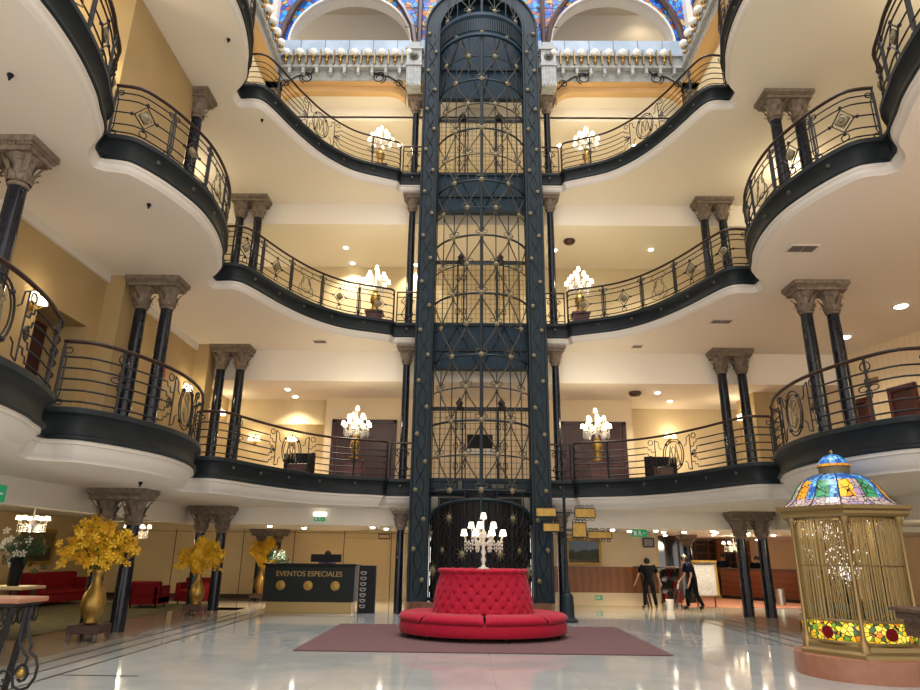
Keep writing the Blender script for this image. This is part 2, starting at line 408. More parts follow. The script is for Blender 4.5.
# walls
struct(MB().box(-17, -2.3, 26.0, 26.2, 0, 2.7), 'wall_back_left', M['panel'])
g = MB()
for x in (-11.5, -8.9, -6.95, -5.05, -3.25): g.box(x-.012, x+.012, 25.985, 26.0, 0, 2.45)
g.box(-17, -2.3, 25.985, 26.0, 2.36, 2.375)
struct(g, 'trim_10', M['wood_dark'])
struct(MB().box(-17, -7.4, 25.95, 26.0, 0, .14), 'baseboard_back_left', M['wood_dark'])
struct(MB().box(-14.2, -14.0, YN, 26, 0, 2.85), 'wall_left', M['wall_dimmed'])
d = MB()
for x in (-5.0, -3.35): d.box(x, x+.05, 25.96, 26.0, 0, 2.13)
d.box(-5.0, -3.3, 25.96, 26.0, 2.08, 2.13)
struct(d, 'trim_11', M['wall_cream'])
struct(MB().box(2.3, 6.35, 24.5, 24.7, 0, 2.7), 'wall_back_right', M['wall_cream'])
w = MB(); w.box(2.3, 6.35, 24.44, 24.5, .42, 1.26); w.box(2.3, 6.35, 24.42, 24.5, 1.2, 1.28)
for i in range(4):
    x0 = 2.5+i*.98; w.box(x0, x0+.84, 24.42, 24.45, .5, .54); w.box(x0, x0+.84, 24.42, 24.45, 1.08, 1.12); w.box(x0, x0+.04, 24.42, 24.45, .5, 1.12); w.box(x0+.8, x0+.84, 24.42, 24.45, .5, 1.12)
struct(w, 'trim_12', M['wood'])
struct(MB().box(2.3, 6.35, 24.40, 24.5, 0, .42), 'baseboard_back_right', M['wall_cream'])
struct(MB().box(6.2, 17, 33.5, 33.7, 0, 2.7), 'wall_back_hall', M['wall_cream'])
struct(MB().box(16.6, 16.8, YN, 33.5, 0, 2.7), 'wall_right', M['wall_cream'])
struct(MB().box(6.35, 6.45, 24.5, 33.5, 0, 2.6), 'wall_hall_side', M['wall'])

# ------------------------------------------------------------------ upper gallery walls and ceilings
# lowest gallery (floor 3.77)
z0, z1 = 3.77, 8.04
struct(MB().box(-13.5, 13.5, 20.75, 21.4, 7.0, 8.26), 'trim_13', M['plaster'])     # beam
struct(MB().box(-13.5, 13.5, 21.4, 26, 7.0, 7.15), 'ceiling_lowest_back', M['plaster'])
b = MB(); b.box(-5.5, 5.5, 23.2, 23.4, z0, 7.1); struct(b, 'wall_back_lowest', M['wall_cream'])
b = MB(); b.box(-9.2, -5.5, 24.6, 24.8, z0, 7.1); b.box(-5.5, -5.35, 23.4, 24.7, z0, 7.1); b.box(-9.2, -5.5, 23.6, 23.75, 6.1, 7.1); struct(b, 'wall_alcove_left', M['wall'])
b = MB(); b.box(5.5, 13.5, 24.6, 24.8, z0, 7.1); b.box(5.35, 5.5, 23.4, 24.7, z0, 7.1); struct(b, 'wall_alcove_right', M['wall'])
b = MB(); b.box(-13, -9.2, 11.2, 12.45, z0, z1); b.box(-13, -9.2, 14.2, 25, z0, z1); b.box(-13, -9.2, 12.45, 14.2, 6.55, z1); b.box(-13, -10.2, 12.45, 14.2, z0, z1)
struct(b, 'wall_left_lowest', M['wall_dimmed'])
struct(MB().box(-13.5, -13, 1, 26, z0, z1), 'wall_left_lowest_outer', M['wall_dimmed'])
# cornice at the corner
b = MB(); b.box(-13, -9.1, 11.1, 11.2, z1-.28, z1); b.box(-13, -9.05, 11.05, 11.2, z1-.12, z1); b.box(-9.2, -9.12, 11.2, 20.7, z1-.2, z1)
struct(b, 'trim_14', M['plaster_white'])
for k, yy in enumerate((14.95, 20.45)):
    struct(MB().box(-9.2, -8.75, yy-.3, yy+.3, z0, z1), 'wall_pier_left_%d' % (k+1), M['wall_dimmed'])
# right side of the lowest gallery: slanting cream wall
a, c = Vector((11.28, 23.08)), Vector((12.9, 18.2)); t = (c-a).normalized(); nn = Vector((t.y, -t.x))
P = lambda s, d: (a.x+t.x*s+nn.x*d, a.y+t.y*s+nn.y*d)
L_ = (c-a).length
struct(MB().prism([P(0,0), P(L_,0), P(L_,.2), P(0,.2)] if nn.x > 0 else [P(0,0), P(0,-.2), P(L_,-.2), P(L_,0)], z0, z1), 'wall_right_lowest', M['wall_cream'])
struct(MB().box(10.0, 13.4, 23.08, 23.2, z0, z1), 'wall_right_lowest_back', M['wall_cream'])
struct(MB().box(9.3, 10.0, 21.8, 23.2, z0, z1), 'wall_right_pier', M['wall_dimmed'])
struct(MB().box(13.0, 13.4, 1, 18.3, z0, z1), 'wall_right_lowest_near', M['wall_cream'])
# middle gallery
z0, z1 = 8.72, 13.55
struct(MB().box(-13.5, 13.5, 20.75, 21.2, 12.73, 13.77), 'trim_15', M['plaster'])
struct(MB().box(-13.5, 13.5, 21.2, 26, 12.73, 12.9), 'ceiling_middle_back', M['plaster'])
struct(MB().box(-13.5, 13.5, 24.4, 24.6, z0, 12.9), 'wall_back_middle', M['wall'])
struct(MB().box(1.6, 2.2, 24.1, 24.4, z0, 12.8), 'wall_back_middle_pier', M['wall'])
struct(MB().box(-13.5, -7.85, 11.5, 14.75, z0, z1), 'wall_left_middle', M['wall_dimmed'])
struct(MB().box(-13.5, -11.5, 1, 26, z0, z1), 'wall_left_middle_outer', M['wall_dimmed'])
struct(MB().box(11.5, 13.5, 1, 26, z0, z1), 'wall_right_middle', M['wall'])
# upper gallery
z0, z1 = 14.26, 17.9
struct(MB().box(-13.5, 13.5, 20.3, 21.1, 17.9, 18.1), 'ceiling_upper_front', M['plaster'])
struct(MB().box(-13.5, 13.5, 21.1, 26, 17.3, 17.5), 'ceiling_upper_back', M['plaster'])
struct(MB().box(-13.5, 13.5, 21.1, 21.2, 17.42, 18.1), 'trim_16', M['plaster'])
struct(MB().box(-13.5, 13.5, 24.4, 24.6, z0, 17.5), 'wall_back_upper', M['wall'])
for s, n in ((-1, 'left'), (1, 'right')):
    struct(MB().box(min(s*11.5,s*13.5), max(s*11.5,s*13.5), 1, 26, z0, z1), 'wall_%s_upper' % n, M['wall'])
    struct(MB().box(min(s*7.9,s*13.5), max(s*7.9,s*13.5), 1, 20.3, 17.9, 18.1), 'ceiling_upper_%s' % n, M['plaster'])

# ------------------------------------------------------------------ top storey: cornice, marble band, arches, stained glass
b = MB()
b.box(-7.9, -2.0, 19.75, 20.3, 17.98, 18.0); b.box(2.0, 7.9, 19.75, 20.3, 17.98, 18.0)
for s in (-1, 1):
    x0, x1 = sorted((s*7.3, s*7.9)); b.box(x0, x1, 6, 20.3, 17.98, 18.0)
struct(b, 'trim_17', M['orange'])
# shaped soffit rib in the orange-lit beam colour, with rounded ends under the beam
b = MB()
for s in (-1, 1):
    top = [(s*2.75, 17.98), (s*7.3, 17.98)]
    arc = [(s*(7.3-.75*(1-cos(t_)) ), 17.25+.0+ .5*sin(t_)) for t_ in [k*pi/12 for k in range(0,7)]]
    arc2 = [(s*(2.75+.75*(1-cos(t_))), 17.25+.5*sin(t_)) for t_ in [k*pi/12 for k in range(6,-1,-1)]]
    poly = [(s*2.75,17.99),(s*7.3,17.99)]+arc+arc2
    if s < 0: poly = poly[::-1]
    b.prism_y(poly, 20.0, 20.28)
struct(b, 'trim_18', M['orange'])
b = MB()
for s in (-1, 1):
    for xo, y0, za, zb_ in ((7.9, 19.72, 18.0, 18.42), (7.95, 19.5, 18.42, 18.52), (7.9, 19.6, 18.52, 18.95), (7.95, 19.52, 18.95, 19.02)):
        x0, x1 = sorted((s*2.0, s*xo)); b.box(x0, x1, y0, 20.3, za, zb_)
for s in (-1, 1):
    x0, x1 = sorted((s*7.35, s*7.9)); b.box(x0, x1, 6, 19.6, 18.0, 18.42)
    x0, x1 = sorted((s*7.22, s*7.9)); b.box(x0, x1, 6, 19.5, 18.42, 18.52)
    x0, x1 = sorted((s*7.3, s*7.9)); b.box(x0, x1, 6, 19.52, 18.52, 19.02)
    for k in range(9): b.cbox((s*(2.95+k*.5), 19.6, 18.28), .1, .22, .22)          # dentils
struct(b, 'trim_19', M['entab'])
b = MB(); b.box(-7.9, -2.0, 19.8, 20.0, 19.02, 19.88); b.box(2.0, 7.9, 19.8, 20.0, 19.02, 19.88)
struct(b, 'trim_20', M['marble_pale'])
g = MB()
for s in (-1, 1):
    for k in range(1, 6): g.box(s*(2.2+k*.9)-.012, s*(2.2+k*.9)+.012, 19.79, 19.8, 19.02, 19.88)
struct(g, 'trim_21', M['grey'])
# decorative scroll brackets under the cornice
def spiral(c, r0, r1, a0, a1, n=22):
    return [(c[0]+(r0+(r1-r0)*i/n)*cos(a0+(a1-a0)*i/n), c[1]+(r0+(r1-r0)*i/n)*sin(a0+(a1-a0)*i/n)) for i in range(n+1)]
for s in (-1, 1):
    for e, name in ((2.75, 'inner'), (7.3, 'outer')):
        d = s if e < 5 else -s; x = s*e; b = MB()
        for sp in (spiral((x+d*.95, 18.1), .1, .26, 0 if d > 0 else pi, (3.4*pi) if d > 0 else -2.4*pi), spiral((x+d*.22, 17.85), .05, .16, 0, 3*pi)):
            b.tube([(p, 19.68, q) for p, q in sp], .022, 4)
        b.tube([(x, 19.68, 17.6), (x+d*.25, 19.68, 17.9), (x+d*.6, 19.68, 18.15), (x+d*1.1, 19.68, 18.27), (x+d*1.3, 19.6, 18.43)], .03, 4)
        solo(b, 'scroll_bracket', M['iron'], 'dark wrought-iron scroll under the pale top cornice, %s, %s' % ('left of the elevator' if s < 0 else 'right of the elevator', 'beside the tower' if e < 5 else 'at the outer corner'), 'bracket', 'cornice scrolls')
# globe lamps on the cornice
def globe_lamp():
    r = thing('globe_lamp', (0,0,0), '', 'lamp')
    b = MB().lathe([(.05,-.3),(.07,-.24),(.03,-.2),(.03,-.12),(.09,-.06),(.07,-.02)], 8); b.tube([(0,.12,-.32),(0,0,-.3)], .03, 4)
    b.build('bracket', M['gold'], r, True)
    MB().sphere((0,0,.12), .15, 12, 8).build('globe', M['globe'], r, True)
    return r
gl = globe_lamp(); used = False
b = MB()
def put_globe(x, y, z, label, group, rz=0):
    global used
    if not used: o = gl; o.location = (x,y,z); o['label'] = label; o['group'] = group; o.rotation_euler = (0,0,rz); used = True
    else: dup(gl, (x,y,z), label, group, rz)
for s, n in ((-1,'left'), (1,'right')):
    for k in range(9 if s > 0 else 10):
        put_globe(s*(2.62+k*.497), 19.42, 18.86, '%s white globe lamp on the back cornice %s of the elevator, counted outward' % (ORD[k], n), 'globe lamps on the back cornice, %s' % n)
    for k in range(9):
        put_globe(s*7.16, 18.95-k*.5, 18.86, '%s white globe lamp along the %s side cornice, counted from the back corner' % (ORD[k], n), 'globe lamps on the %s side cornice' % n, -s*pi/2)
# dividing brackets between globes
b = MB()
for s in (-1, 1):
    for k in range(9):
        x = s*(2.87+k*.497); b.box(x-.025, x+.025, 19.42, 19.6, 18.5, 19.12)
struct(b, 'trim_22', M['brass'])
# pedestals beside the elevator with a boss
for s, n in ((-1,'left'), (1,'right')):
    r = thing('cornice_pedestal', (s*2.42, 19.5, 17.5), 'pale fluted pedestal with round boss on the cornice, %s of the elevator top' % n, 'pedestal')
    b = MB(); x = s*2.42
    b.box(x-.26, x+.26, 19.35, 19.8, 17.5, 18.35); b.box(x-.3, x+.3, 19.3, 19.8, 18.35, 18.45); b.box(x-.27, x+.27, 19.33, 19.8, 18.45, 19.05); b.box(x-.33, x+.33, 19.28, 19.8, 19.05, 19.15); b.box(x-.2, x+.2, 19.4, 19.8, 19.15, 19.45)
    for k in range(4): b.box(x-.2+k*.115, x-.14+k*.115, 19.32, 19.36, 17.55, 18.3)
    b.build('body', M['entab'], r)
    b = MB(); b.add(MB().lathe([(.17,0),(.17,.04),(.1,.05),(.09,.1),(.03,.12)], 14), Matrix.Translation((x,19.33,18.75)) @ Matrix.Rotation(pi/2, 4, 'X')); b.build('boss', M['gilt_dull'], r, 40)
# glass wall with two arched openings
Cx, Ar, Zs = 4.93, 2.27, 19.88
def archpts(s, n=24): return [(s*Cx+Ar*cos(pi-k*pi/n), Zs+Ar*sin(pi-k*pi/n)) for k in range(n+1)]
b = MB(); TOPZ = 23.2
def spandrel(x0, x1):  # fill above arch between x0..x1
    pass
al = archpts(-1); ar_ = archpts(1)
for arc in (al, ar_):
    for i in range(len(arc)-1):
        (xa,za),(xb,zb_) = arc[i], arc[i+1]; b.quad((xa,20.02,za),(xb,20.02,zb_),(xb,20.02,TOPZ),(xa,20.02,TOPZ))
for x0, x1 in ((-8.2,-Cx-Ar),(-Cx+Ar,Cx-Ar),(Cx+Ar,8.2)): b.quad((x0,20.02,Zs),(x1,20.02,Zs),(x1,20.02,TOPZ),(x0,20.02,TOPZ))
o = struct(b, 'window_1', M['stained'])
md = o.modifiers.new('thick', 'SOLIDIFY'); md.thickness = .03
for k, arc in enumerate((al, ar_)):
    mb = MB()
    cxx = (-Cx, Cx)[k]
    prev = None
    outer = [((x-cxx)*1.035+cxx, (z-Zs)*1.035+Zs) for x,z in arc]
    for i in range(len(arc)-1):
        for yy in (19.9,):
            mb.quad((arc[i][0],yy,arc[i][1]),(arc[i+1][0],yy,arc[i+1][1]),(outer[i+1][0],yy,outer[i+1][1]),(outer[i][0],yy,outer[i][1]))
        mb.quad((arc[i][0],19.9,arc[i][1]),(arc[i][0],20.5,arc[i][1]),(arc[i+1][0],20.5,arc[i+1][1]),(arc[i+1][0],19.9,arc[i+1][1]))
        mb.quad((outer[i][0],19.9,outer[i][1]),(outer[i+1][0],19.9,outer[i+1][1]),(outer[i+1][0],20.02,outer[i+1][1]),(outer[i][0],20.02,outer[i][1]))
    struct(mb, 'trim_%d' % (23+k), M['plaster_white'], smooth=50)
mb = MB()
for s in (-1, 1):
    mb.tube([(s*7.55,19.85,19.88),(s*7.42,19.85,20.6),(s*7.15,19.85,21.4),(s*6.75,19.85,22.1),(s*6.3,19.85,22.7)], .13, 6)
    mb.tube([(s*2.42,19.85,19.4),(s*2.6,19.85,20.6),(s*2.95,19.85,21.4),(s*3.4,19.85,22.1),(s*3.9,19.85,22.6)], .11, 6)
    mb.tube([(s*2.32,19.85,19.4),(s*2.32,19.85,23)], .1, 6)
    for k, zz in enumerate((20.6, 21.5, 22.4)): mb.tube([(s*1.6,19.9,zz),(s*2.9,19.9,zz)], .02, 4)
struct(mb, 'trim_25', M['wood_dark'])
struct(MB().box(-7.95, -7.72, 19.7, 20.02, 19.02, 23), 'trim_26', M['plaster_white']); struct(MB().box(7.72, 7.95, 19.7, 20.02, 19.02, 23), 'trim_27', M['plaster_white'])
struct(MB().box(-13, 13, 23, 23.2, 19.5, 25), 'wall_back_top', M['beige']); struct(MB().box(-13, 13, 20.05, 23.2, 24.2, 24.4), 'ceiling_top', M['beige'])
b = MB(); b.box(-13, 13, 22.85, 23.0, 20.9, 21.3); b.box(-13, 13, 20.4, 23.0, 19.5, 19.7); struct(b, 'trim_28', M['beige'])
for s, n in ((-1,'left'),(1,'right')):
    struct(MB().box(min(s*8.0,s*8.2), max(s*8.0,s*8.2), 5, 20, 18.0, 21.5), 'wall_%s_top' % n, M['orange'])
    struct(MB().box(min(s*7.9,s*8.2), max(s*7.9,s*8.2), 5, 20, 21.5, 25), 'window_%d' % (2 if s < 0 else 3), M['stained'])
# ------------------------------------------------------------------ columns
def bell(mb, x, y, zt, h, r):
    """leafy capital bell from neck radius r, top at zt"""
    zb_ = zt-h
    mb.lathe([(r*1.05,0),(r*1.22,.02),(r*1.22,.05),(r*1.05,.07),(r*1.05,h*.35),(r*1.3,h*.62),(r*1.75,h*.82),(r*1.95,h*.86)], 14, (x,y,zb_))
    for row, (hh, n, out) in enumerate(((h*.36, 8, .55), (h*.66, 8, .85), (h*.84, 4, 1.25))):
        for k in range(n):
            a = 2*pi*(k+.5*(row==1)+(.5 if row == 2 else 0))/n; ca, sa = cos(a), sin(a); tx, ty = -sa, ca
            w = r*.52
            pts = []
            for t_ in (0, .5, .85, 1., .93):
                rr = r*1.12+r*out*(t_**2.2 if t_ < 1 else 1)*.95+.02; zz = zb_+.08+(hh-.08)*t_ ; ww = w*(1-.55*t_) if t_ < 1 else w*.5
                if t_ == .93: rr += r*.22
                pts.append((rr, zz, ww))
            for (ra,za,wa),(rb,zb2,wb) in zip(pts[:-1], pts[1:]):
                mb.quad((x+ra*ca-tx*wa,y+ra*sa-ty*wa,za),(x+ra*ca+tx*wa,y+ra*sa+ty*wa,za),(x+rb*ca+tx*wb,y+rb*sa+ty*wb,zb2),(x+rb*ca-tx*wb,y+rb*sa-ty*wb,zb2))
def abacus(mb, x0, x1, y0, y1, zt, h):
    mb.box(x0+.06, x1-.06, y0+.06, y1-.06, zt-h, zt-h*.66); mb.box(x0+.03, x1-.03, y0+.03, y1-.03, zt-h*.66, zt-h*.45); mb.box(x0, x1, y0, y1, zt-h*.45, zt)
    n = int((x1-x0)/.07)
    for k in range(n): mb.box(x0+.045+k*(x1-x0-.09)/n, x0+.075+k*(x1-x0-.09)/n, y0+.01, y0+.04, zt-h*.62, zt-h*.47)
def shaft(parent, x, y, z0, z1, r):
    mb = MB(); hgt = z1-z0
    mb.lathe([(r*1.0,0),(r*1.0,hgt*.3),(r*.93,hgt*.8),(r*.88,hgt)], 20, (x,y,z0)); mb.build('shaft', M['column'], parent, 40)
def twin(x, y, z0, zt, label, h=.62, r=.155, group=None):
    t_ = thing('twin_column', (x, y, z0), label, 'column', group)
    for dx in (-.32, .32): shaft(t_, x+dx, y, z0, zt-h-.16+.02, r)
    mb = MB()
    for dx in (-.32, .32): bell(mb, x+dx, y, zt-.16, h, r*.88)
    abacus(mb, x-.66, x+.66, y-.36, y+.36, zt, .24)
    mb.build('capital', M['stone'], t_, 45)
    return t_
def single(x, y, z0, zt, label, h=.52, r=.12):
    t_ = thing('column', (x, y, z0), label, 'column')
    shaft(t_, x, y, z0, zt-h-.12+.02, r)
    mb = MB(); bell(mb, x, y, zt-.12, h, r*.9); abacus(mb, x-.32, x+.32, y-.3, y+.3, zt, .18); mb.build('capital', M['stone'], t_, 45)
    return t_
levels = [(0, ZS[0], 'on the ground floor'), (ZF[0], ZS[1], 'on the lowest balcony'), (ZF[1], ZS[2], 'on the middle balcony'), (ZF[2], 17.55, 'on the upper balcony')]
for li, (z0, zt, ln_) in enumerate(levels):
    for s, n in ((-1,'left'),(1,'right')):
        single(s*2.38+.02, 20.2, z0, zt if li else zt, 'slim black column %s, beside the elevator on its %s' % (ln_, n), r=.125)
        for row, (yy, rn) in enumerate(((20.45, 'in the far %s corner' % n), (14.95, 'second from the back on the %s' % n), (9.35, 'nearest the camera on the %s' % n))):
            if row == 2 and (li not in (1,) or s > 0): continue
            if li == 3 and row: continue
            twin(s*8.1, yy, z0, zt if li < 3 else 17.98, 'pair of black columns %s, %s' % (ln_, rn))
twin(-7.7, 25.3, 0, 2.45, 'pair of black columns against the back wall behind the event desk', h=.3, r=.13)
single(8.05, 26.3, 0, 2.45, 'single dark column in the back hall behind the working men', h=.3, r=.17)

# ------------------------------------------------------------------ balcony railings
class Path:
    def __init__(s, pts):
        s.p = [Vector(q) for q in pts]; s.l = [0]
        for a_, b_ in zip(s.p[:-1], s.p[1:]): s.l.append(s.l[-1]+(b_-a_).length)
        s.L = s.l[-1]
    def at(s, t_):
        t_ = min(max(t_, 0), s.L)
        for i in range(len(s.l)-1):
            if t_ <= s.l[i+1] or i == len(s.l)-2:
                d_ = s.l[i+1]-s.l[i]; k = (t_-s.l[i])/d_ if d_ else 0
                return s.p[i].lerp(s.p[i+1], k)
RH = 1.08
def railing(pathpts, zf, kind, name_label, npan=5, endpost=True):
    Pth = Path(pathpts); L = Pth.L
    mid = Pth.at(L/2)
    root = thing('balcony_railing', (mid.x, mid.y, zf), name_label, 'railing')
    W = lambda s_, h: (Pth.at(s_).x, Pth.at(s_).y, zf+h)
    def line(mb, s0, s1, h, r, n=4):
        k = max(2, int((s1-s0)/.14)+1); mb.tube([W(s0+(s1-s0)*i/k, h) for i in range(k+1)], r, n)
    def curve(mb, pts, r=.015, closed=False, n=4): mb.tube([W(a_, h_) for a_, h_ in pts], r, n, closed)
    def ring(mb, s_, h, rs, rh=None, r=.015, n=14): curve(mb, [(s_+rs*cos(2*pi*k/n), h+(rh or rs)*sin(2*pi*k/n)) for k in range(n)], r, True)
    def rosette(s_, h, rad):
        mb = MB(); p = Pth.at(s_); q = Pth.at(min(s_+.05, L)); q0 = Pth.at(max(s_-.05, 0)); tv = (q-q0).normalized(); ang = atan2(tv.y, tv.x)
        m_ = Matrix.Translation((p.x, p.y, zf+h)) @ Matrix.Rotation(ang, 4, 'Z') @ Matrix.Rotation(pi/2, 4, 'X')
        mb.add(MB().lathe([(rad,-.02),(rad,.02),(rad*.6,.035),(rad*.45,.02),(rad*.3,.045),(.001,.05)], 10), m_)
        mb.add(MB().lathe([(rad*.6,-.03),(rad*.3,-.045),(.001,-.05)], 10), m_)
        return mb
    mb = MB(); line(mb, 0, L, RH, .034, 6); mb.build('handrail', M['handrail'], root, True)
    hs = (.1, .27, .52, .78, .93) if kind == 'A' else (.1, .28, .46, .64, .82)
    def post(s_, fancy=True):
        mb = MB(); mb.tube([W(s_, 0), W(s_, RH)], .026, 4)
        if fancy:
            for d_ in (-.055, .055):
                mb.tube([W(s_+d_*.2, .08), W(s_+d_, .2), W(s_+d_, .8), W(s_+d_*.2, .92)], .015, 4)
            for d_ in (-1, 1):
                ring(mb, s_+d_*.075, .93, .06, .05, .012, 8); ring(mb, s_+d_*.07, .08, .05, .045, .012, 8)
        mb.build('post', M['iron'], root)
    if kind == 'A':
        w = L/npan
        for h in hs:
            if h == .52:
                for k in range(npan):
                    if k == npan//2 and npan > 1: continue
                    for q0, q1 in ((k*w, k*w+w/2-.17), (k*w+w/2+.17, (k+1)*w)):
                        mb = MB(); line(mb, q0, q1, h, .016); mb.build('rail', M['iron'], root)
            else: mb = MB(); line(mb, 0, L, h, .016); mb.build('rail', M['iron'], root)
        for k in range(npan+1): post(min(max(k*w, .02), L-.02))
        for k in range(npan):
            c_ = (k+.5)*w; mb = MB()
            if k == npan//2 and npan > 1:      # gilt lyre
                for d_ in (-1, 1):
                    curve(mb, [(c_+d_*.06, .08), (c_+d_*.3, .22), (c_+d_*.26, .42), (c_+d_*.1, .55), (c_+d_*.14, .72), (c_+d_*.28, .8), (c_+d_*.2, .93)], .014)
                    curve(mb, [(c_+d_*.02, .35), (c_+d_*.16, .3), (c_+d_*.2, .5), (c_+d_*.05, .68)], .012)
                ring(mb, c_, .48, .2, .25, .012)
                mb.build('lyre_ornament', M['gilt'], root)
            else:
                curve(mb, [(c_-.2, .52), (c_, .76), (c_+.2, .52), (c_, .28)], .016, True)
                curve(mb, [(c_-.13, .52), (c_, .67), (c_+.13, .52), (c_, .37)], .010, True)
                for a_, h_ in ((c_-.24, .52), (c_+.24, .52), (c_, .80), (c_, .24)):
                    p = W(a_, h_); mb.sphere(p, .035, 6, 4)
                ring(mb, c_, .17, .07, .07, .012, 10)
                o = mb.build('diamond_frame', M['iron'], root)
                rosette(c_, .52, .105).build('medallion', M['gilt'], root, 40)
    else:
        c_ = L/2; rr = .36
        sides = ((0, c_-.95), (c_+.95, L))
        for h in hs:
            for s0, s1 in sides: mb = MB(); line(mb, s0, s1, h, .016); mb.build('rail', M['iron'], root)
        post(.02); post(L-.02)
        n_in = max(1, round(sides[0][1]/1.3))
        for s0, s1 in sides:
            for k in range(1, n_in): post(s0+(s1-s0)*k/n_in, False)
        for d_ in (-1, 1):           # stepped brackets either side of the round monogram
            mb = MB(); x = lambda q: c_+d_*q
            mb.tube([W(x(.62), .06), W(x(.62), .98)], .014, 4)
            for hh, sg in ((.82, 1), (.64, 1), (.28, -1), (.1, -1)):
                curve(mb, [(x(.95), hh), (x(.86), hh), (x(.84), hh-sg*.08), (x(.76), hh-sg*.08), (x(.74), hh-sg*.16), (x(.62), hh-sg*.16)], .013)
            curve(mb, [(x(.95), .46), (x(.62), .46)], .013)
            ring(mb, x(.76), .93, .08, .07, .012, 8); ring(mb, x(.74), .46, .07, .09, .012, 8)
            curve(mb, [(x(.62), .98), (x(.5), .92), (x(.48), .75), (x(.4), .7)], .013); curve(mb, [(x(.62), .06), (x(.5), .1), (x(.48), .25), (x(.4), .3)], .013)
            mb.build('scroll_bracket', M['iron'], root)
        mb = MB(); ring(mb, c_, .52, rr, .43, .016, 24); ring(mb, c_, .52, rr-.07, .36, .012, 22)
        for k in range(4):
            a_ = pi/4+k*pi/2; mb.sphere(W(c_+(rr-.02)*cos(a_), .52+.42*sin(a_)), .04, 6, 4)
        mb.build('oval_frame', M['iron'], root)
        mb = MB()
        if kind == 'B':              # gilt interlaced S
            curve(mb, [(c_+.12, .74), (c_, .8), (c_-.13, .68), (c_, .54), (c_+.14, .4), (c_, .24), (c_-.15, .32)], .018)
            curve(mb, [(c_-.14, .74), (c_-.05, .55), (c_+.14, .68), (c_+.05, .82), (c_-.1, .6), (c_-.12, .36), (c_+.04, .3), (c_+.12, .5)], .014)
        else:                        # M
            curve(mb, [(c_-.19, .25), (c_-.15, .5), (c_-.1, .78), (c_-.04, .5), (c_, .3), (c_+.04, .5), (c_+.1, .78), (c_+.15, .5), (c_+.19, .25)], .016)
            curve(mb, [(c_-.1, .3), (c_-.14, .55), (c_, .75), (c_+.14, .55), (c_+.1, .3)], .012)
        mb.build('monogram', M['gilt'], root)
        for s0, s1 in sides:         # small loops in the long bars
            q = (s0+s1)/2; mb = MB()
            for d_ in (-.09, .09): ring(mb, q+d_, .55, .09, .05, .011, 8)
            ring(mb, q, .64, .05, .09, .011, 8); ring(mb, q, .46, .05, .09, .011, 8); ring(mb, q, .92, .09, .08, .012, 10)
            mb.build('loop_ornament', M['iron'], root)
    return root
def inset(path, d_):
    return offset(path, normals(path, 1), d_)
for L in range(3):
    for s, n in ((-1,'left'),(1,'right')):
        for seg, ptsr, txt in (('far', FAR, 'curved corner beside the elevator'), ('B', LB, 'bulging second bay from the elevator'), ('A', LA, 'bulging bay nearest the camera')):
            if L == 2 and seg == 'A': continue
            pp = inset(ptsr, -.03)
            if s < 0: pp = mirror(pp)
            kind = 'A' if L == 1 else ('M' if seg == 'far' else 'B')
            look = {'A': 'diamond-medallion iron railing', 'M': 'round-monogram iron railing', 'B': 'oval-monogram iron railing'}[kind]
            railing(pp, ZF[L], kind, '%s, %s balcony, %s side, %s' % (look, LV[L], n, txt))
        # short straight panel beside the tower
        pp = [(s*2.02, 19.87-.0+.14), (s*2.74, 19.87+.14)]
        root = thing('balcony_railing', (s*2.38, 20.0, ZF[L]), 'short straight iron railing panel on the %s balcony against the %s side of the elevator' % (LV[L], n), 'railing')
        mb = MB(); mb.tube([(s*2.0, 19.91, ZF[L]+RH), (s*2.74, 19.91, ZF[L]+RH)], .03, 5); mb.build('handrail', M['handrail'], root)
        for h in (.1, .3, .9): MB().tube([(s*2.0, 19.91, ZF[L]+h), (s*2.74, 19.91, ZF[L]+h)], .016, 4).build('rail', M['iron'], root)
        for xx in (2.05, 2.72):
            MB().tube([(s*xx, 19.91, ZF[L]), (s*xx, 19.91, ZF[L]+RH)], .02, 4).build('post', M['iron'], root)
        mb = MB(); z = ZF[L]
        for d_ in (-1, 1):
            mb.tube([(s*2.38+d_*.04, 19.91, z+.1), (s*2.38+d_*.2, 19.91, z+.3), (s*2.38+d_*.06, 19.91, z+.6), (s*2.38+d_*.2, 19.91, z+.8), (s*2.38+d_*.08, 19.91, z+.92)], .014, 4)
            mb.tube([(s*2.38+d_*.16+.06*cos(k*pi/4), 19.91, z+.76+.07*sin(k*pi/4)) for k in range(8)], .012, 4, True)
        mb.build('lyre_ornament', M['iron'], root)

# small round bosses on the balcony fascia
for L in range(3):
    mb = MB()
    for s in (-1, 1):
        for ptsr in ((FAR,) if L == 0 else (FAR, LB)):
            pp = inset(ptsr, -.04)
            Pt = Path(pp)
            for k in range(1, 6):
                q = Pt.at(Pt.L*k/6); mb.sphere((s*q.x, q.y, ZF[L]-.2), .048, 8, 6)
        mb.sphere((s*2.38, 19.83, ZF[L]-.22), .048, 8, 6)
    struct(mb, 'trim_%d' % (30+L), M['gilt_dull'], smooth=True)
# ------------------------------------------------------------------ elevator tower
EY = 19.55; RB = 1.58; YC = EY+.627; TH = radians(66.6)
def cp(fr, z, dr=0.): a_ = TH*fr; return ((RB+dr)*sin(a_), YC-(RB+dr)*cos(a_), z)
tower = thing('elevator_tower', (0, 19.5, 0), 'tall dark blue-grey ironwork elevator tower in the middle of the atrium', 'elevator')
b = MB(); b.box(-2.15, 2.15, 18.9, 20.6, 0, .42); b.box(-2.05, 2.05, 18.8, 20.6, .42, .46)
b = MB().prism([(-2.2, 20.5)]+[((RB+.5)*sin(radians(t_)), YC-(RB+.35)*cos(radians(t_))) for t_ in range(-70, 71, 10)]+[(2.2, 20.5)], 0, .38)
b.build('plinth', M['brownstone'], tower)
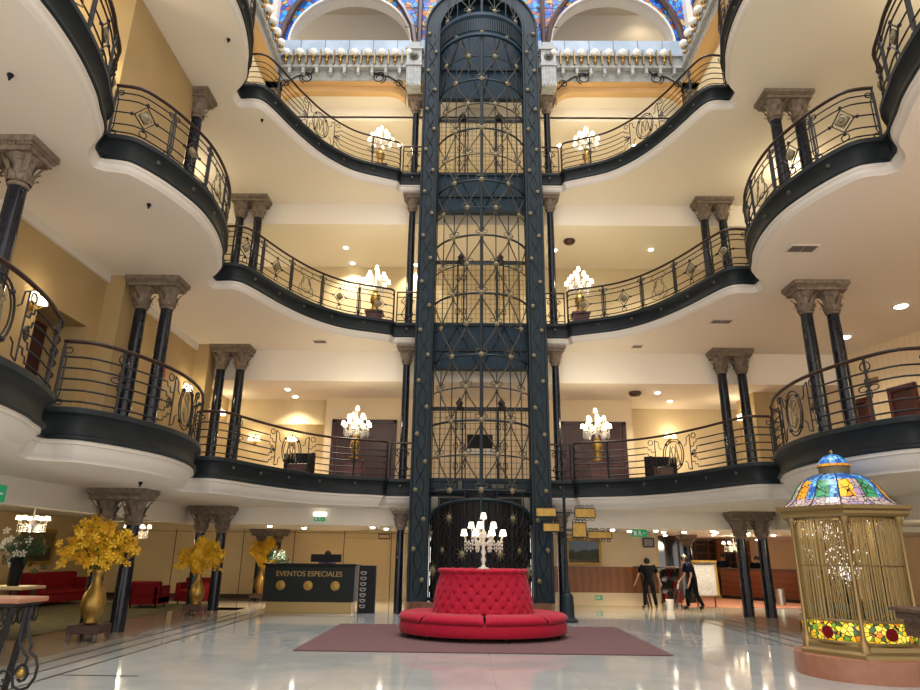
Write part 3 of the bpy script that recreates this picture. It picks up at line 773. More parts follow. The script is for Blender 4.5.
# portal of two pilasters joined by a round arch
for s in (-1, 1):
    mb = MB()
    oz = 20.0
    outer = [(2.06*cos(t_), oz+2.06*sin(t_)) for t_ in [k*pi/2/12 for k in range(13)]]
    inn = [(1.48*cos(t_), oz+1.48*sin(t_)) for t_ in [k*pi/2/12 for k in range(12, -1, -1)]]
    poly = [(1.48, .38), (2.06, .38)]+outer+inn
    poly = [(s*x, z) for x, z in poly]
    if s < 0: poly = poly[::-1]
    mb.prism_y(poly, 19.42, 19.72)
    pil = mb.build('pilaster', M['steel'], tower)
    for xe in (1.52, 2.02):
        e = MB(); e.tube([(s*xe, 19.4, .38), (s*xe, 19.4, oz)]+[(s*xe*cos(t_), 19.4, oz+xe*sin(t_)) for t_ in [k*pi/2/10 for k in range(1, 11)]], .045, 5)
        e.build('edge_moulding', M['steel'], pil)
    e = MB(); zz = .9      # wavy vine between the mouldings
    e.tube([(s*(1.77+.13*sin(k*.75)), 19.4, .5+k*.16) for k in range(122)], .018, 4)
    e.build('vine_relief', M['steel_skylit'], pil)
    e = MB().tube([(s*(1.77-.13*sin(k*.75)), 19.4, .5+k*.16) for k in range(122)], .012, 4); e.build('vine_relief', M['iron'], pil)
    ros = MB().add(MB().lathe([(.068,0),(.068,.02),(.04,.04),(.001,.05)], 7), Matrix.Rotation(pi/2, 4, 'X'))
    pr = None
    for k in range(24):
        z = .95+k*.82; x = s*(1.77+(.13 if k % 2 else -.13))
        if pr is None: pr = ros.build('rosette', M['gilt'], pil, 40, world=False); o = pr
        else: o = pr.copy(); C.objects.link(o)
        o.location = (x-0, 19.39-19.5, z)
# cage: rings, uprights, ogee lattice
rowsZ = [3.35+k*.985 for k in range(20)]
ringrows = [z for i, z in enumerate(rowsZ) if z < 18.8]
for i, z in enumerate(ringrows):
    mb = MB(); thick = i % 2 == 0
    mb.tube([cp(k/10, z) for k in range(-10, 11)], .035 if thick else .02, 5); mb.build('cage_ring', M['steel'], tower)
for k in range(-4, 5):
    mb = MB(); fr = k/4
    mb.tube([cp(fr, .45 if k else .45), cp(fr, 22.3)], .055 if k == 0 else .018, 5); mb.build('upright', M['steel'], tower)
for i in range(len(rowsZ)-1):
    z0, z1 = rowsZ[i], rowsZ[i+1]; A0 = (i % 2 == 0)
    cols = [-.5, 0, .5] if A0 else [-.75, -.25, .25, .75]
    mb = MB()
    for c_ in cols:
        for d_ in (-.25, .25):
            pts = []
            for k in range(9):
                t_ = k/8; e = t_*t_*(3-2*t_); pts.append(cp(c_+d_*e, z0+(z1-z0)*t_))
            mb.tube(pts, .020, 4)
        for d_ in (-1, 1):
            mb.tube([cp(c_+d_*.05*cos(q)+d_*.05, z0+.12+.06*sin(q), .01) for q in [j*pi/4 for j in range(8)]], .014, 4, True)
    mb.build('ogee_lattice', M['gilt_dull'], tower)
ros = MB().lathe([(.07,-.05),(.1,0),(.07,.05)], 8); ros = MB().add(MB().lathe([(.085,0),(.085,.03),(.05,.06),(.001,.075)], 8), Matrix.Rotation(pi/2, 4, 'X'))
pr = None
for i, z in enumerate(rowsZ):
    for c_ in ([-.5, 0, .5] if i % 2 == 0 else [-.75, -.25, .25, .75]):
        if pr is None: pr = ros.build('lattice_rosette', M['gilt'], tower, 40, world=False); o = pr
        else: o = pr.copy(); C.objects.link(o)
        q = cp(c_, z, .02); o.location = (q[0], q[1]-19.5, q[2]); o.rotation_euler = (0,0,TH*c_)
# wide dentil band near the top
mb = MB()
pa = [cp(k/12, 0)[:2] for k in range(-12, 13)]; nr = [(sin(TH*k/12), -cos(TH*k/12)) for k in range(-12, 13)]
mb.sweep(pa, [(0,18.95),(.1,18.95),(.1,19.05),(.05,19.1),(.05,19.72),(.12,19.8),(.12,19.92),(0,19.92)], nr); bd = mb.build('cornice_band', M['steel_skylit'], tower, 35)
mb = MB()
for k in range(-22, 23):
    q = cp(k/23, 19.4, .07); mb.cbox(q, .05, .05, .5, TH*k/23)
mb.build('dentils', M['steel'], bd)
# lower grille, bowed sheet with ornament, domed top
mb = MB(); n = 20
gt = lambda fr: 2.5+.6*sqrt(max(0, 1-fr*fr))
def sheet(mb, f0, f1, zlo, zhi, dr, n=20):
    b0 = len(mb.v)
    for k in range(n+1):
        fr = f0+(f1-f0)*k/n; mb.v += [cp(fr, zlo, dr), cp(fr, zhi(fr) if callable(zhi) else zhi, dr)]
    for k in range(n): mb.f.append((b0+2*k, b0+2*k+2, b0+2*k+3, b0+2*k+1))
sheet(mb, -1, 1, .38, lambda fr: gt(fr), -.05); gr = mb.build('ground_grille', M['black'], tower, True)
MB().tube([cp(k/12, gt(k/12)) for k in range(-12, 13)], .05, 5).build('grille_frame', M['steel'], gr); MB().tube([cp(k/12, .45) for k in range(-12, 13)], .05, 5).build('grille_sill', M['steel'], gr)
mb = MB()
for k in range(-8, 9): mb.tube([cp(k/8.5, .45), cp(k/8.5, gt(k/8.5))], .012, 4)
for i in range(7):
    for k in range(-7, 8):
        zc = .7+i*.3; fr = k/8.0; sg = 1 if (i+k) % 2 else -1
        mb.tube([cp(fr+sg*(.02+.035*q/10)*cos(q*.75), zc+(.05+.13*q/10)*sin(q*.75), .02) for q in range(0, 14)], .013, 4)
mb.build('scrollwork', M['iron'], gr)
mb = MB(); R_ = Matrix.Rotation(pi/2, 4, 'X')
big = MB().lathe([(.1,0),(.1,.03),(.05,.07),(.001,.08)], 8)
for k in range(8):
    a_ = k*pi/4; big.quad((.06*cos(a_-.4),.06*sin(a_-.4),.02),(.2*cos(a_),.26*sin(a_),.03),(.06*cos(a_+.4),.06*sin(a_+.4),.02),(0,0,.05))
proto = None
for fr, z, scl in [(-.82,1.2,1.2),(.82,1.2,1.2),(-.5,2.6,.8),(.5,2.6,.8),(-.28,1.65,.8),(.28,1.65,.8),(-.62,1.75,.6),(.62,1.75,.6),(-.9,2.2,.6),(.9,2.2,.6)]:
    q = cp(fr, z, .03)
    if proto is None: proto = MB().add(big, R_).build('gilt_flower', M['gilt'], gr, 40, world=False); o = proto
    else: o = proto.copy(); C.objects.link(o)
    o.location = (q[0], q[1]-19.5, q[2]); o.rotation_euler = (0,0,TH*fr); o.scale = (scl,scl,scl)
# landing panels (spandrels) and gates at each balcony
for j, (za, zb_) in enumerate(((3.35, 3.80), (7.15, 8.70), (12.66, 14.2), (17.25, 20.3))):
    mb = MB(); mb.box(-1.5, 1.5, 19.8, 19.95, za, zb_)
    pn = mb.build('landing_panel', M['steel_skylit'], tower)
    mb = MB()
    for z in (za+.05, zb_-.05, za+(zb_-za)*.42): mb.box(-1.5, 1.5, 19.74, 19.8, z-.05, z+.05)
    if j:
        for x in (-.75, .75): mb.tube([(x-.7, 19.77, za+.1), (x, 19.77, zb_-.15), (x+.7, 19.77, za+.1)], .02, 4)
    mb.build('panel_moulding', M['steel'], pn)
for j, zf in enumerate(ZF):
    gt_ = MB(); zt = zf+2.15
    gt_.box(-1.5, 1.5, 19.86, 19.92, zt-.06, zt+.06)
    gate = gt_.build('landing_gate', M['iron'], tower)
    mb = MB()
    for k in range(-9, 10): mb.tube([(k*.155, 19.89, zf), (k*.155, 19.89, zt)], .006, 4)
    for k in range(1, 13): mb.tube([(-1.45, 19.89, zf+k*.17), (1.45, 19.89, zf+k*.17)], .006, 4)
    mb.build('gate_mesh', M['iron'], gate)
    for x in (-.75, -.55, .55, .75): 
        mb = MB().tube([(x, 19.87, zf), (x, 19.87, zt)], .025, 4)
        for q in range(3): mb.tube([(x+.07*cos(a_*pi/4), 19.87, zf+.4+q*.6+.12*sin(a_*pi/4)) for a_ in range(8)], .014, 4, True)
        mb.build('gate_post', M['iron'], gate)
    for x in (-.65, .65):
        mb = MB().lathe([(.13,0),(.15,.05),(.08,.08),(.12,.2),(.04,.3),(.02,.36)], 8, (x, 19.88, zt)); mb.build('finial', M['iron'], gate, 40)
# machinery of the parked car seen above the grille
mb = MB(); mb.box(-1.2, 1.2, 19.6, 19.78, 2.4, 3.25); mb.lathe([(.5,0),(.4,.15),(.05,.22)], 14, (0,19.3,3.15))
cabin = mb.build('cabin_top', M['black'], tower)
mb = MB(); mb.box(-1.2, 1.2, 19.57, 19.6, 3.2, 3.25); mb.build('cabin_edge', M['gilt_dull'], cabin)
mb = MB(); mb.cbox((.5, 19.6, 3.55), .35, .1, .12); mb.cbox((-.6, 19.6, 3.55), .12, .1, .3); mb.box(-1.3, 1.3, 19.5, 19.6, 3.4, 3.46); mb.build('machinery', M['gilt_dull'], cabin)
# big gilt boss at the head of the tower
mb = MB().add(MB().lathe([(.32,0),(.34,.03),(.2,.06),(.12,.04),(.08,.12),(.001,.14)], 16), Matrix.Translation((0,18.45,21.5)) @ R_)
mb.build('head_rosette', M['gold'], tower, 40)
MB().box(-1.5, 1.5, 19.8, 19.95, 20.3, 23.0).build('head_panel', M['steel_skylit'], tower)

# ------------------------------------------------------------------ candelabra, chandeliers, sconces
def shade_mb(p, r=.075, h=.13): return MB().lathe([(r,0),(r*.62,h)], 10, p, cap=False)
def candelabra_proto(tall):
    r = thing('candelabra', (0,0,0), '', 'candelabra')
    if tall:   # gilt figure base
        MB().lathe([(.2,0),(.21,.06),(.13,.1),(.10,.25),(.17,.42),(.15,.55),(.07,.68),(.09,.72),(.03,.8)], 14).build('base', M['gold'], r, 50, world=False); zb_ = .72
        MB().lathe([(.03,0),(.05,.1),(.025,.2),(.06,.3),(.02,.42),(.045,.5),(.02,.75),(.01,.9)], 10, (0,0,zb_)).build('stem', M['crystal'], r, True, world=False)
    else:
        MB().lathe([(.13,0),(.14,.03),(.05,.06),(.03,.12),(.06,.2),(.03,.28),(.06,.36),(.03,.44),(.05,.52),(.03,.6),(.07,.72),(.02,.85),(.012,1.1)], 12).build('stem', M['crystal'], r, True, world=False); zb_ = .2
    k = 0; drops = MB(); arms = []
    for n, rad, z in ((8, .42, .34), (5, .25, .58), (1, 0, .84)) if tall else ((8, .46, .50), (5, .27, .66), (1, 0, .86)):
        for i in range(n):
            a_ = 2*pi*(i+.5)/n; x, y = rad*cos(a_), rad*sin(a_); z_ = zb_+z
            if n > 1:
                am = MB().tube([(0,0,z_-.12), (x*.4,y*.4,z_-.2), (x*.85,y*.85,z_-.14), (x,y,z_)], .012, 4); am.build('arm', M['crystal'], r, world=False)
                for q in range(5):
                    rr = .55+.5*q/5
                    for m_ in range(3): drops.lathe([(.001,0),(.016,.03),(.001,.07)], 5, (x*rr, y*rr, z_-.16-.07*m_-.05*(q % 2)), cap=False)
            shade_mb((x, y, z_)).build('lampshade', M['shade'], r, True, world=False)
    o_ = drops.build('crystal_drops', M['crystal'], r, world=False); o_['kind'] = 'stuff'
    return r
cand = candelabra_proto(True)
spots = [(-3.88, 20.35, ZF[0], 'lowest', 'left'), (3.63, 20.35, ZF[0], 'lowest', 'right'), (-3.5, 20.3, ZF[1], 'middle', 'left'), (3.3, 20.3, ZF[1], 'middle', 'right'), (-3.6, 20.3, ZF[2], 'upper', 'left'), (3.8, 20.3, ZF[2], 'upper', 'right')]
PH = .62
for k, (x, y, z, lv, sd) in enumerate(spots):
    lab = 'lit crystal candelabra on a gilt base behind the %s balcony railing, %s of the elevator' % (lv, sd)
    loc = (x, y, z+PH+(0.0 if k < 2 else -.1))
    if k == 0: cand.location = loc; cand['label'] = lab; cand['group'] = 'balcony candelabras'
    else: dup(cand, loc, lab, 'balcony candelabras', .3*k)
    hgt = loc[2]-z
    mb = MB(); mb.box(x-.3, x+.3, y-.25, y+.25, z, z+.08); mb.box(x-.25, x+.25, y-.2, y+.2, z+.08, z+hgt-.06); mb.box(x-.3, x+.3, y-.25, y+.25, z+hgt-.06, z+hgt)
    solo(mb, 'pedestal', M['doorframe'], 'dark red wooden pedestal under the candelabra on the %s balcony, %s of the elevator' % (lv, sd), 'pedestal', 'candelabra pedestals', origin=(x,y,z))
    point((x, y-.55, loc[2]+1.35), 50)
sofa_c = candelabra_proto(False); sofa_c.location = (-.03, 14.95, 1.335); sofa_c['label'] = 'lit crystal candelabra standing on top of the round red settee'; 
point((-.03, 14.2, 2.6), 7); 
def chandelier_proto():
    r = thing('chandelier', (0,0,0), '', 'chandelier')
    MB().lathe([(.02,-.35),(.06,-.3),(.03,-.2),(.08,-.08),(.03,.05),(.02,.42)], 10).build('stem', M['crystal'], r, True, world=False)
    drops = MB()
    for i in range(8):
        a_ = 2*pi*i/8; x, y = .5*cos(a_), .5*sin(a_)
        MB().tube([(0,0,-.12), (x*.4,y*.4,-.24), (x*.85,y*.85,-.15), (x,y,0)], .014, 4).build('arm', M['crystal'], r, world=False)
        shade_mb((x,y,0), .095, .15).build('lampshade', M['shade'], r, True, world=False)
        for q in range(4):
            for m_ in range(4): drops.lathe([(.001,0),(.02,.035),(.001,.08)], 5, (x*(.45+.16*q), y*(.45+.16*q), -.2-.08*m_), cap=False)
    o_ = drops.build('crystal_drops', M['crystal'], r, world=False); o_['kind'] = 'stuff'
    return r
ch = chandelier_proto(); ch.location = (-10.6, 15.85, 2.30); ch['label'] = 'lit crystal chandelier in the left lounge, the larger one near the frame edge'; ch['group'] = 'crystal chandeliers'; ch.scale = (.62, .62, .62)
dup(ch, (-10.55, 20.9, 2.30), 'lit crystal chandelier in the left lounge, partly behind the front black columns', 'crystal chandeliers').scale = (.7, .7, .7)
point((-10.6, 15.85, 1.95), 40); point((-10.55, 20.9, 1.95), 30)
for k, (x, y, lab) in enumerate(((7.75, 29, 'small lit chandelier in the back hall, left one of the two'), (8.5, 29.5, 'small lit chandelier in the back hall, right one of the two'), (10.3, 27.5, 'bright lit chandelier hanging over the reception desk beside the columns'))):
    c_ = dup(ch, (x, y, 2.15), lab, 'crystal chandeliers'); c_.scale = (.62,.62,.62) if k < 2 else (.8,.8,.7)
point((10.3, 27.0, 1.9), 40); point((8.2, 29, 1.8), 25)
def sconce_proto():
    r = thing('wall_sconce', (0,0,0), '', 'wall lamp')     # wall at x=0, lamp toward +x
    MB().lathe([(.05,-.16),(.06,0),(.03,.12),(.015,.3)], 8, (.03,0,0)).build('backplate', M['gold'], r, True, world=False)
    for d_ in (-.13, .13):
        MB().tube([(.03,0,-.05), (.1,d_*.6,-.1), (.16,d_,-.04), (.16,d_,.02)], .012, 4).build('arm', M['gold'], r, world=False)
        shade_mb((.16, d_, .02), .1, .17).build('lampshade', M['shade'], r, True, world=False)
    return r
sco = sconce_proto(); first = True
def put_sconce(x, y, z, rz, lab, power=9):
    global first
    if first: o = sco; o.location = (x,y,z); o.rotation_euler = (0,0,rz); o['label'] = lab; o['group'] = 'gallery wall sconces'; first = False
    else: dup(sco, (x,y,z), lab, 'gallery wall sconces', rz)
    dx, dy = cos(rz)*.34, sin(rz)*.34; point((x+dx, y+dy, z+.16), power, size=.06)
put_sconce(-9.2, 12.2, 6.35, 0, 'lit two-shade wall sconce on the lowest balcony beside the dark left doorway', 7)
put_sconce(-9.2, 16.0, 6.35, 0, 'lit two-shade wall sconce on the lowest balcony, just behind the front pair of left columns', 8)
put_sconce(-9.2, 19.6, 6.35, 0, 'lit two-shade wall sconce on the lowest balcony left wall, right of the red alarm box', 10)
put_sconce(-9.2, 22.6, 6.2, 0, 'lit two-shade wall sconce on the lowest balcony, behind the far left corner columns', 14)
put_sconce(-7.0, 24.6, 5.6, -pi/2, 'lit two-shade wall sconce in the yellow alcove left of the dark doors', 14)
put_sconce(-8.4, 24.6, 5.6, -pi/2, 'lit two-shade wall sconce in the yellow alcove, farther left', 10)
put_sconce(7.2, 24.6, 5.85, -pi/2, 'lit two-shade wall sconce in the alcove right of the dark doors', 14)
put_sconce(9.3, 22.6, 6.2, pi, 'lit two-shade wall sconce beside the far right corner columns on the lowest balcony', 14)
put_sconce(-8.35, 11.5, 11.0, -pi/2, 'lit wall sconce glowing behind the middle balcony railing on the left', 26)
put_sconce(-8.6, 24.4, 11.2, -pi/2, 'lit wall sconce behind the far left columns on the middle balcony', 14)

# ------------------------------------------------------------------ recessed downlights, vents, detectors
dl = thing('ceiling_downlight', (0,0,0), '', 'ceiling light')
MB().lathe([(.12,0),(.12,-.012),(.085,-.015),(.085,0)], 14, cap=False).build('trim_ring', M['white'], dl, True, world=False)
MB().lathe([(.085,0),(.08,-.035),(.05,-.05),(.001,-.055)], 14, cap=False).build('lens', M['downlight'], dl, True, world=False)
fdl = True
def put_dl(x, y, z, lab, grp, power=0, scale=1.):
    global fdl
    if fdl: o = dl; o.location = (x,y,z); o['label'] = lab; o['group'] = grp; fdl = False
    else: o = dup(dl, (x,y,z), lab, grp)
    o.scale = (scale,scale,1)
    if power: spot((x,y,z-.16), power)
for k, (x, y) in enumerate(((-6.6, 21.9), (-6.6, 23.0), (6.1, 21.9), (6.9, 23.2))):
    put_dl(x, y, 6.998, 'recessed downlight in the lowest gallery ceiling, %s of the elevator, %s one' % ('left' if x < 0 else 'right', 'nearer' if y < 22.5 else 'farther'), 'lowest gallery downlights', 210)
for k, (x, y, w_) in enumerate(((-5.08, 22.6, 'left of the candelabra, nearer one'), (-5.05, 24.0, 'left of the candelabra, farther one'), (-2.5, 24.1, 'close to the tower on the left'), (2.88, 22.7, 'close to the tower on the right'), (6.5, 22.6, 'far to the right of the tower'))):
    put_dl(x, y, 12.728, 'round recessed downlight in the middle gallery back ceiling, %s' % w_, 'middle gallery downlights', 260)
for k, (x, y) in enumerate(((10.9, 21.0), (10.99, 18.9), (11.05, 16.3))):
    put_dl(x, y, 8.038, '%s bright oval downlight in the right lowest gallery ceiling, counted from the back' % ORD[k], 'right gallery downlights', 110, 1.8)
put_dl(6.9, 22.3, 24.198, 'downlight in the recess behind the right arch at the top', 'top recess downlights', 60, 1.5)
for k, (x, y) in enumerate(((4.2, 21.5), (5.0, 22.6), (5.7, 22.0), (6.3, 23.2), (6.9, 22.9), (7.4, 21.6), (8.0, 23.0), (8.7, 25.2), (9.3, 23.6), (10.9, 25.2), (11.5, 23.6), (12.2, 26.0), (7.3, 26.5), (13.0, 31.6), (14.6, 31.0))):  # last two positions added to brighten the back hall wall
    put_dl(x, y, 2.448, 'small bright downlight in the low right hall ceiling, %s from the tower' % ORD[k], 'right hall downlights', 150 if k % 2 == 0 else 0, .9)
for k, (x, y) in enumerate(((-6.7, 21.7), (-5.9, 23.0), (-3.4, 21.7), (-3.1, 22.9))):
    put_dl(x, y, 2.448, 'small downlight over the event desk, %s of the two on the %s' % ('nearer' if y < 22 else 'farther', 'left' if x < -5 else 'right'), 'event desk downlights', 230, .9)
for k, y in enumerate((13.5, 17.5)):
    put_dl(-11.6, y, 2.718, 'downlight in the lounge ceiling, %s' % ('nearer the camera' if k == 0 else 'farther back'), 'lounge downlights', 30)
# added fill lights without fixtures, beyond the frame and deep in the galleries
for x in (-12, 12):
    for y in (4, 8): point((x, y, 7.2), 25 if x < 0 else 130, size=.3); point((x, y, 12.6), 40 if x < 0 else 90, size=.3)
for k, x in enumerate((-6.2, -3.2, 3.2, 6.2)):  # downlights added to brighten the upper gallery, whose ceiling is hidden
    put_dl(x, 22.6, 17.298, 'added recessed downlight in the upper gallery ceiling, %s from the event desk side' % ORD[k], 'added upper gallery downlights', 300)
for x in (-9.8, 9.8):
    for y in (18.3, 10.5): point((x, y, 12.9), 55, size=.3); point((x, y, 17.2), 90, size=.3)
for x, y in ((10.2, 12), (10.2, 17.5)): point((x, y, 2.2), 45, size=.2)
point((-7.5, 12.5, 7.5), 0.1)
def vent(x, y, z, w, d_, lab, n=2):
    r = thing('ceiling_vent', (x,y,z), lab, 'vent')
    MB().box(x-w/2, x+w/2, y-d_/2, y+d_/2, z-.02, z).build('frame', M['plaster_white'], r)
    mb = MB()
    for k in range(n): 
        x0 = x-w/2+.03+k*(w-.06)/n
        for j in range(5): mb.box(x0+.01, x0+(w-.06)/n-.01, y-d_/2+.03+j*(d_-.06)/5, y-d_/2+.03+(j+.75)*(d_-.06)/5, z-.03, z-.02)
    mb.build('grille', M['grey'], r)
vent(6.81, 12.93, ZS[1], .62, .34, 'grey ceiling vent under the right middle balcony, nearest the camera')
vent(6.79, 17.6, ZS[1], .6, .3, 'grey ceiling vent under the right middle balcony, between the corner columns and the edge')
vent(5.0, 20.0, ZS[1], .36, .3, 'small grey ceiling vent right of the elevator under the middle balcony', 1)
vent(-5.1, 19.75, ZS[1], .45, .3, 'grey ceiling vent left of the elevator under the middle balcony', 1)
def detector(x, y, z, lab, r_=.042):
    mb = MB().lathe([(r_,0),(r_,-.03),(r_*.5,-.07),(r_*.3,-.1),(.001,-.11)], 10, (x,y,z), cap=False)
    solo(mb, 'smoke_detector', M['black'], lab, 'detector', 'ceiling detectors', origin=(x,y,z), smooth=40)
detector(-6.6, 11.2, ZS[1], 'small dark ceiling detector under the left middle balcony, in the middle of the bulging bay')
detector(-6.9, 7.6, ZS[1], 'small dark ceiling detector under the left middle balcony, near the frame edge')
detector(-6.4, 16.0, ZS[2], 'small dark detector on the cream ceiling left under the upper balcony')
detector(-6.3, 12.9, ZS[2], 'small dark detector on the ceiling above the left middle balcony bay')
detector(-6.9, 13.2, ZS[0], 'small detector on the low ceiling above the front left columns')
for x, y, z, lab in ((3.31, 21.9, 12.73, 'dark round ceiling speaker above the right candelabra on the middle balcony'), (5.33, 21.9, 7.0, 'dark round ceiling speaker above the dark doors on the lowest balcony')):
    mb = MB().lathe([(.2,0),(.22,-.05),(.17,-.13),(.001,-.16)], 14, (x,y,z), cap=False); solo(mb, 'ceiling_speaker', M['wood_dark'], lab, 'speaker', origin=(x,y,z), smooth=True)
solo(MB().box(-9.22, -9.14, 18.0, 18.2, 6.4, 6.75), 'fire_alarm', M['sofa'], 'small red fire alarm box on the left wall of the lowest balcony', 'alarm')

# ------------------------------------------------------------------ doors and furniture on the balconies
def door(x0, x1, y, z0, z1, lab, n):
    r = bpy.data.objects.new('door_%d' % n, None); C.objects.link(r); r.location = ((x0+x1)/2, y, z0); r['kind'] = 'structure'
    MB().box(x0+.1, x1-.1, y-.05, y, z0, z1-.1).build('leaf', M['door'], r)
    mb = MB(); mb.box(x0, x0+.12, y-.09, y, z0, z1); mb.box(x1-.12, x1, y-.09, y, z0, z1); mb.box(x0, x1, y-.09, y, z1-.12, z1); mb.build('frame', M['door'], r)
    mb = MB(); xm = (x0+x1)/2
    for a_, b_ in ((x0+.2, xm-.1), (xm+.1, x1-.2)):
        for q0, q1 in ((z0+.2, z0+.9), (z0+1.1, z1-.3)):
            mb.box(a_, b_, y-.07, y-.05, q0, q0+.03); mb.box(a_, b_, y-.07, y-.05, q1-.03, q1); mb.box(a_, a_+.03, y-.07, y-.05, q0, q1); mb.box(b_-.03, b_, y-.07, y-.05, q0, q1)
    mb.build('panel_moulding', M['doorframe'], r)
door(-5.23, -2.92, 23.2, ZF[0], 6.2, '', 1); door(2.92, 5.24, 23.2, ZF[0], 6.2, '', 2)
r = bpy.data.objects.new('door_3', None); C.objects.link(r); r.location = (-10.1, 13.3, ZF[0]); r['kind'] = 'structure'
MB().box(-10.2, -10.12, 12.45, 14.2, ZF[0], 6.55).build('leaf', M['door'], r)
# two dark doors on the slanting right wall
for k, (s0, s1, zt) in enumerate(((2.1, 3.0, 6.5), (3.7, 4.6, 6.6))):
    r = bpy.data.objects.new('door_%d' % (4+k), None); C.objects.link(r); q = P((s0+s1)/2, 0); r.location = (q[0], q[1], ZF[0]); r['kind'] = 'structure'
    sg = -1 if nn.x > 0 else 1
    mb = MB()
    for a_, b_ in ((s0, s0+.12), (s1-.12, s1)): mb.prism([P(a_, sg*.0), P(b_, 0), P(b_, sg*.1), P(a_, sg*.1)], ZF[0], zt)
    mb.prism([P(s0, 0), P(s1, 0), P(s1, sg*.1), P(s0, sg*.1)], zt-.14, zt); mb.build('frame', M['doorframe'], r)
    MB().prism([P(s0+.12, 0), P(s1-.12, 0), P(s1-.12, sg*.03), P(s0+.12, sg*.03)], ZF[0], zt-.14).build('leaf', M['door'], r)
q0, q1 = P(2.95, 0), P(3.3, 0)
def picture(x0, x1, y, z0, z1, m, fm, lab, fwid=.07, mat_=None):
    r = thing('framed_picture', ((x0+x1)/2, y, z0), lab, 'picture')
    MB().box(x0+fwid*.5, x1-fwid*.5, y-.03, y-.005, z0+fwid*.5, z1-fwid*.5).build('canvas', m, r)
    mb = MB()
    mb.box(x0, x1, y-.07, y, z1-fwid, z1); mb.box(x0, x1, y-.07, y, z0, z0+fwid); mb.box(x0, x0+fwid, y-.07, y, z0+fwid, z1-fwid); mb.box(x1-fwid, x1, y-.07, y, z0+fwid, z1-fwid)
    mb.build('frame', fm, r, bevel=.015); return r
sgn = thing('door_sign', (12.15, 20.3, 6.75), 'small brown sign above the doors on the slanting right wall', 'sign')
mb = MB(); t3 = Vector((t.x, t.y, 0)); 
mb.prism([P(3.1,-.02) if nn.x > 0 else P(3.0,.02), P(3.45,-.02) if nn.x > 0 else P(3.45,.02), P(3.45,-.06) if nn.x > 0 else P(3.45,.06), P(3.0,-.06) if nn.x > 0 else P(3.0,.06)], 6.85, 7.05); mb.build('plate', M['brass'], sgn)
# wall television seen through the tower
tv = thing('television', (0.05, 23.2, 5.1), 'dark wall television seen through the elevator lattice', 'television')
MB().box(-.4, .5, 23.12, 23.2, 5.2, 5.7).build('screen', M['black'], tv); MB().box(-.45, .55, 23.1, 23.2, 5.0, 5.2).build('shelf', M['plaster_white'], tv)
for x, sd in ((-5.75, 'left'), (5.75, 'right')):
    r = thing('leather_bench', (x, 21.0, ZF[0]), 'low dark bench with a fringed box seat behind the lowest railing, %s of the elevator' % sd, 'bench')
    MB().box(x-.38, x+.38, 20.75, 21.3, ZF[0]+.12, ZF[0]+.55).build('seat', M['wood_dark'], r, bevel=.03)
    for q in (-.42, .3): MB().box(x+q, x+q+.12, 20.7, 21.35, ZF[0], ZF[0]+.85).build('arm', M['black'], r, bevel=.02)
    MB().box(x-.42, x+.42, 21.3, 21.4, ZF[0], ZF[0]+.95).build('backrest', M['black'], r, bevel=.02)

# ------------------------------------------------------------------ ground floor things
solo(MB().box(-3.42, 3.2, 12.5, 17.07, .004, .022), 'carpet', M['rug'], 'large flat maroon carpet under the round settee', 'carpet', origin=(-.1, 14.8, 0))
# --- round red settee
SX, SY = -.04, 14.95; AX, AY = 1.76, 1.35
set_ = thing('round_settee', (SX, SY, .022), 'large round red velvet buttoned settee in the middle of the maroon carpet', 'sofa')
def ell(a_, ax, ay): return (SX+ax*cos(a_), SY+ay*sin(a_))
def ellring(mb, prof, n=64, mod=None):
    b0 = len(mb.v)
    for (ex, z) in prof:
        for i in range(n):
            a_ = 2*pi*i/n; q = ell(a_, AX-ex, AY-ex); mb.v.append((q[0], q[1], z))
    for j in range(len(prof)-1):
        for i in range(n):
            k = (i+1) % n; mb.f.append((b0+j*n+i, b0+j*n+k, b0+(j+1)*n+k, b0+(j+1)*n+i))
mb = MB(); ellring(mb, [(.12,.1),(.03,.1),(.0,.13),(.0,.3),(.03,.33),(.2,.34),(1.2,.34)]); mb.build('base', M['sofa'], set_, 50)
nseg = 8
for k in range(nseg):      # seat cushions
    mb = MB(); a0 = 2*pi*(k+.25*0)/nseg-pi/2; a1 = a0+2*pi/nseg; n = 12
    prof = [(.02,.34),(-.02,.37),(-.02,.42),(.02,.47),(.1,.495),(.3,.5),(.55,.5),(.66,.48)]
    b0 = len(mb.v)
    for (ex, z) in prof:
        for i in range(n+1):
            e = min(i, n-i)/n; dz = 0 if e > .08 else -(.08-e)*.35
            a_ = a0+.012+(a1-a0-.024)*i/n; q = ell(a_, AX-ex, AY-ex); mb.v.append((q[0], q[1], max(.34, z+dz)))
    for j in range(len(prof)-1):
        for i in range(n): mb.f.append((b0+j*(n+1)+i, b0+j*(n+1)+i+1, b0+(j+1)*(n+1)+i+1, b0+(j+1)*(n+1)+i))
    mb.build('seat_cushion', M['sofa'], set_, True)
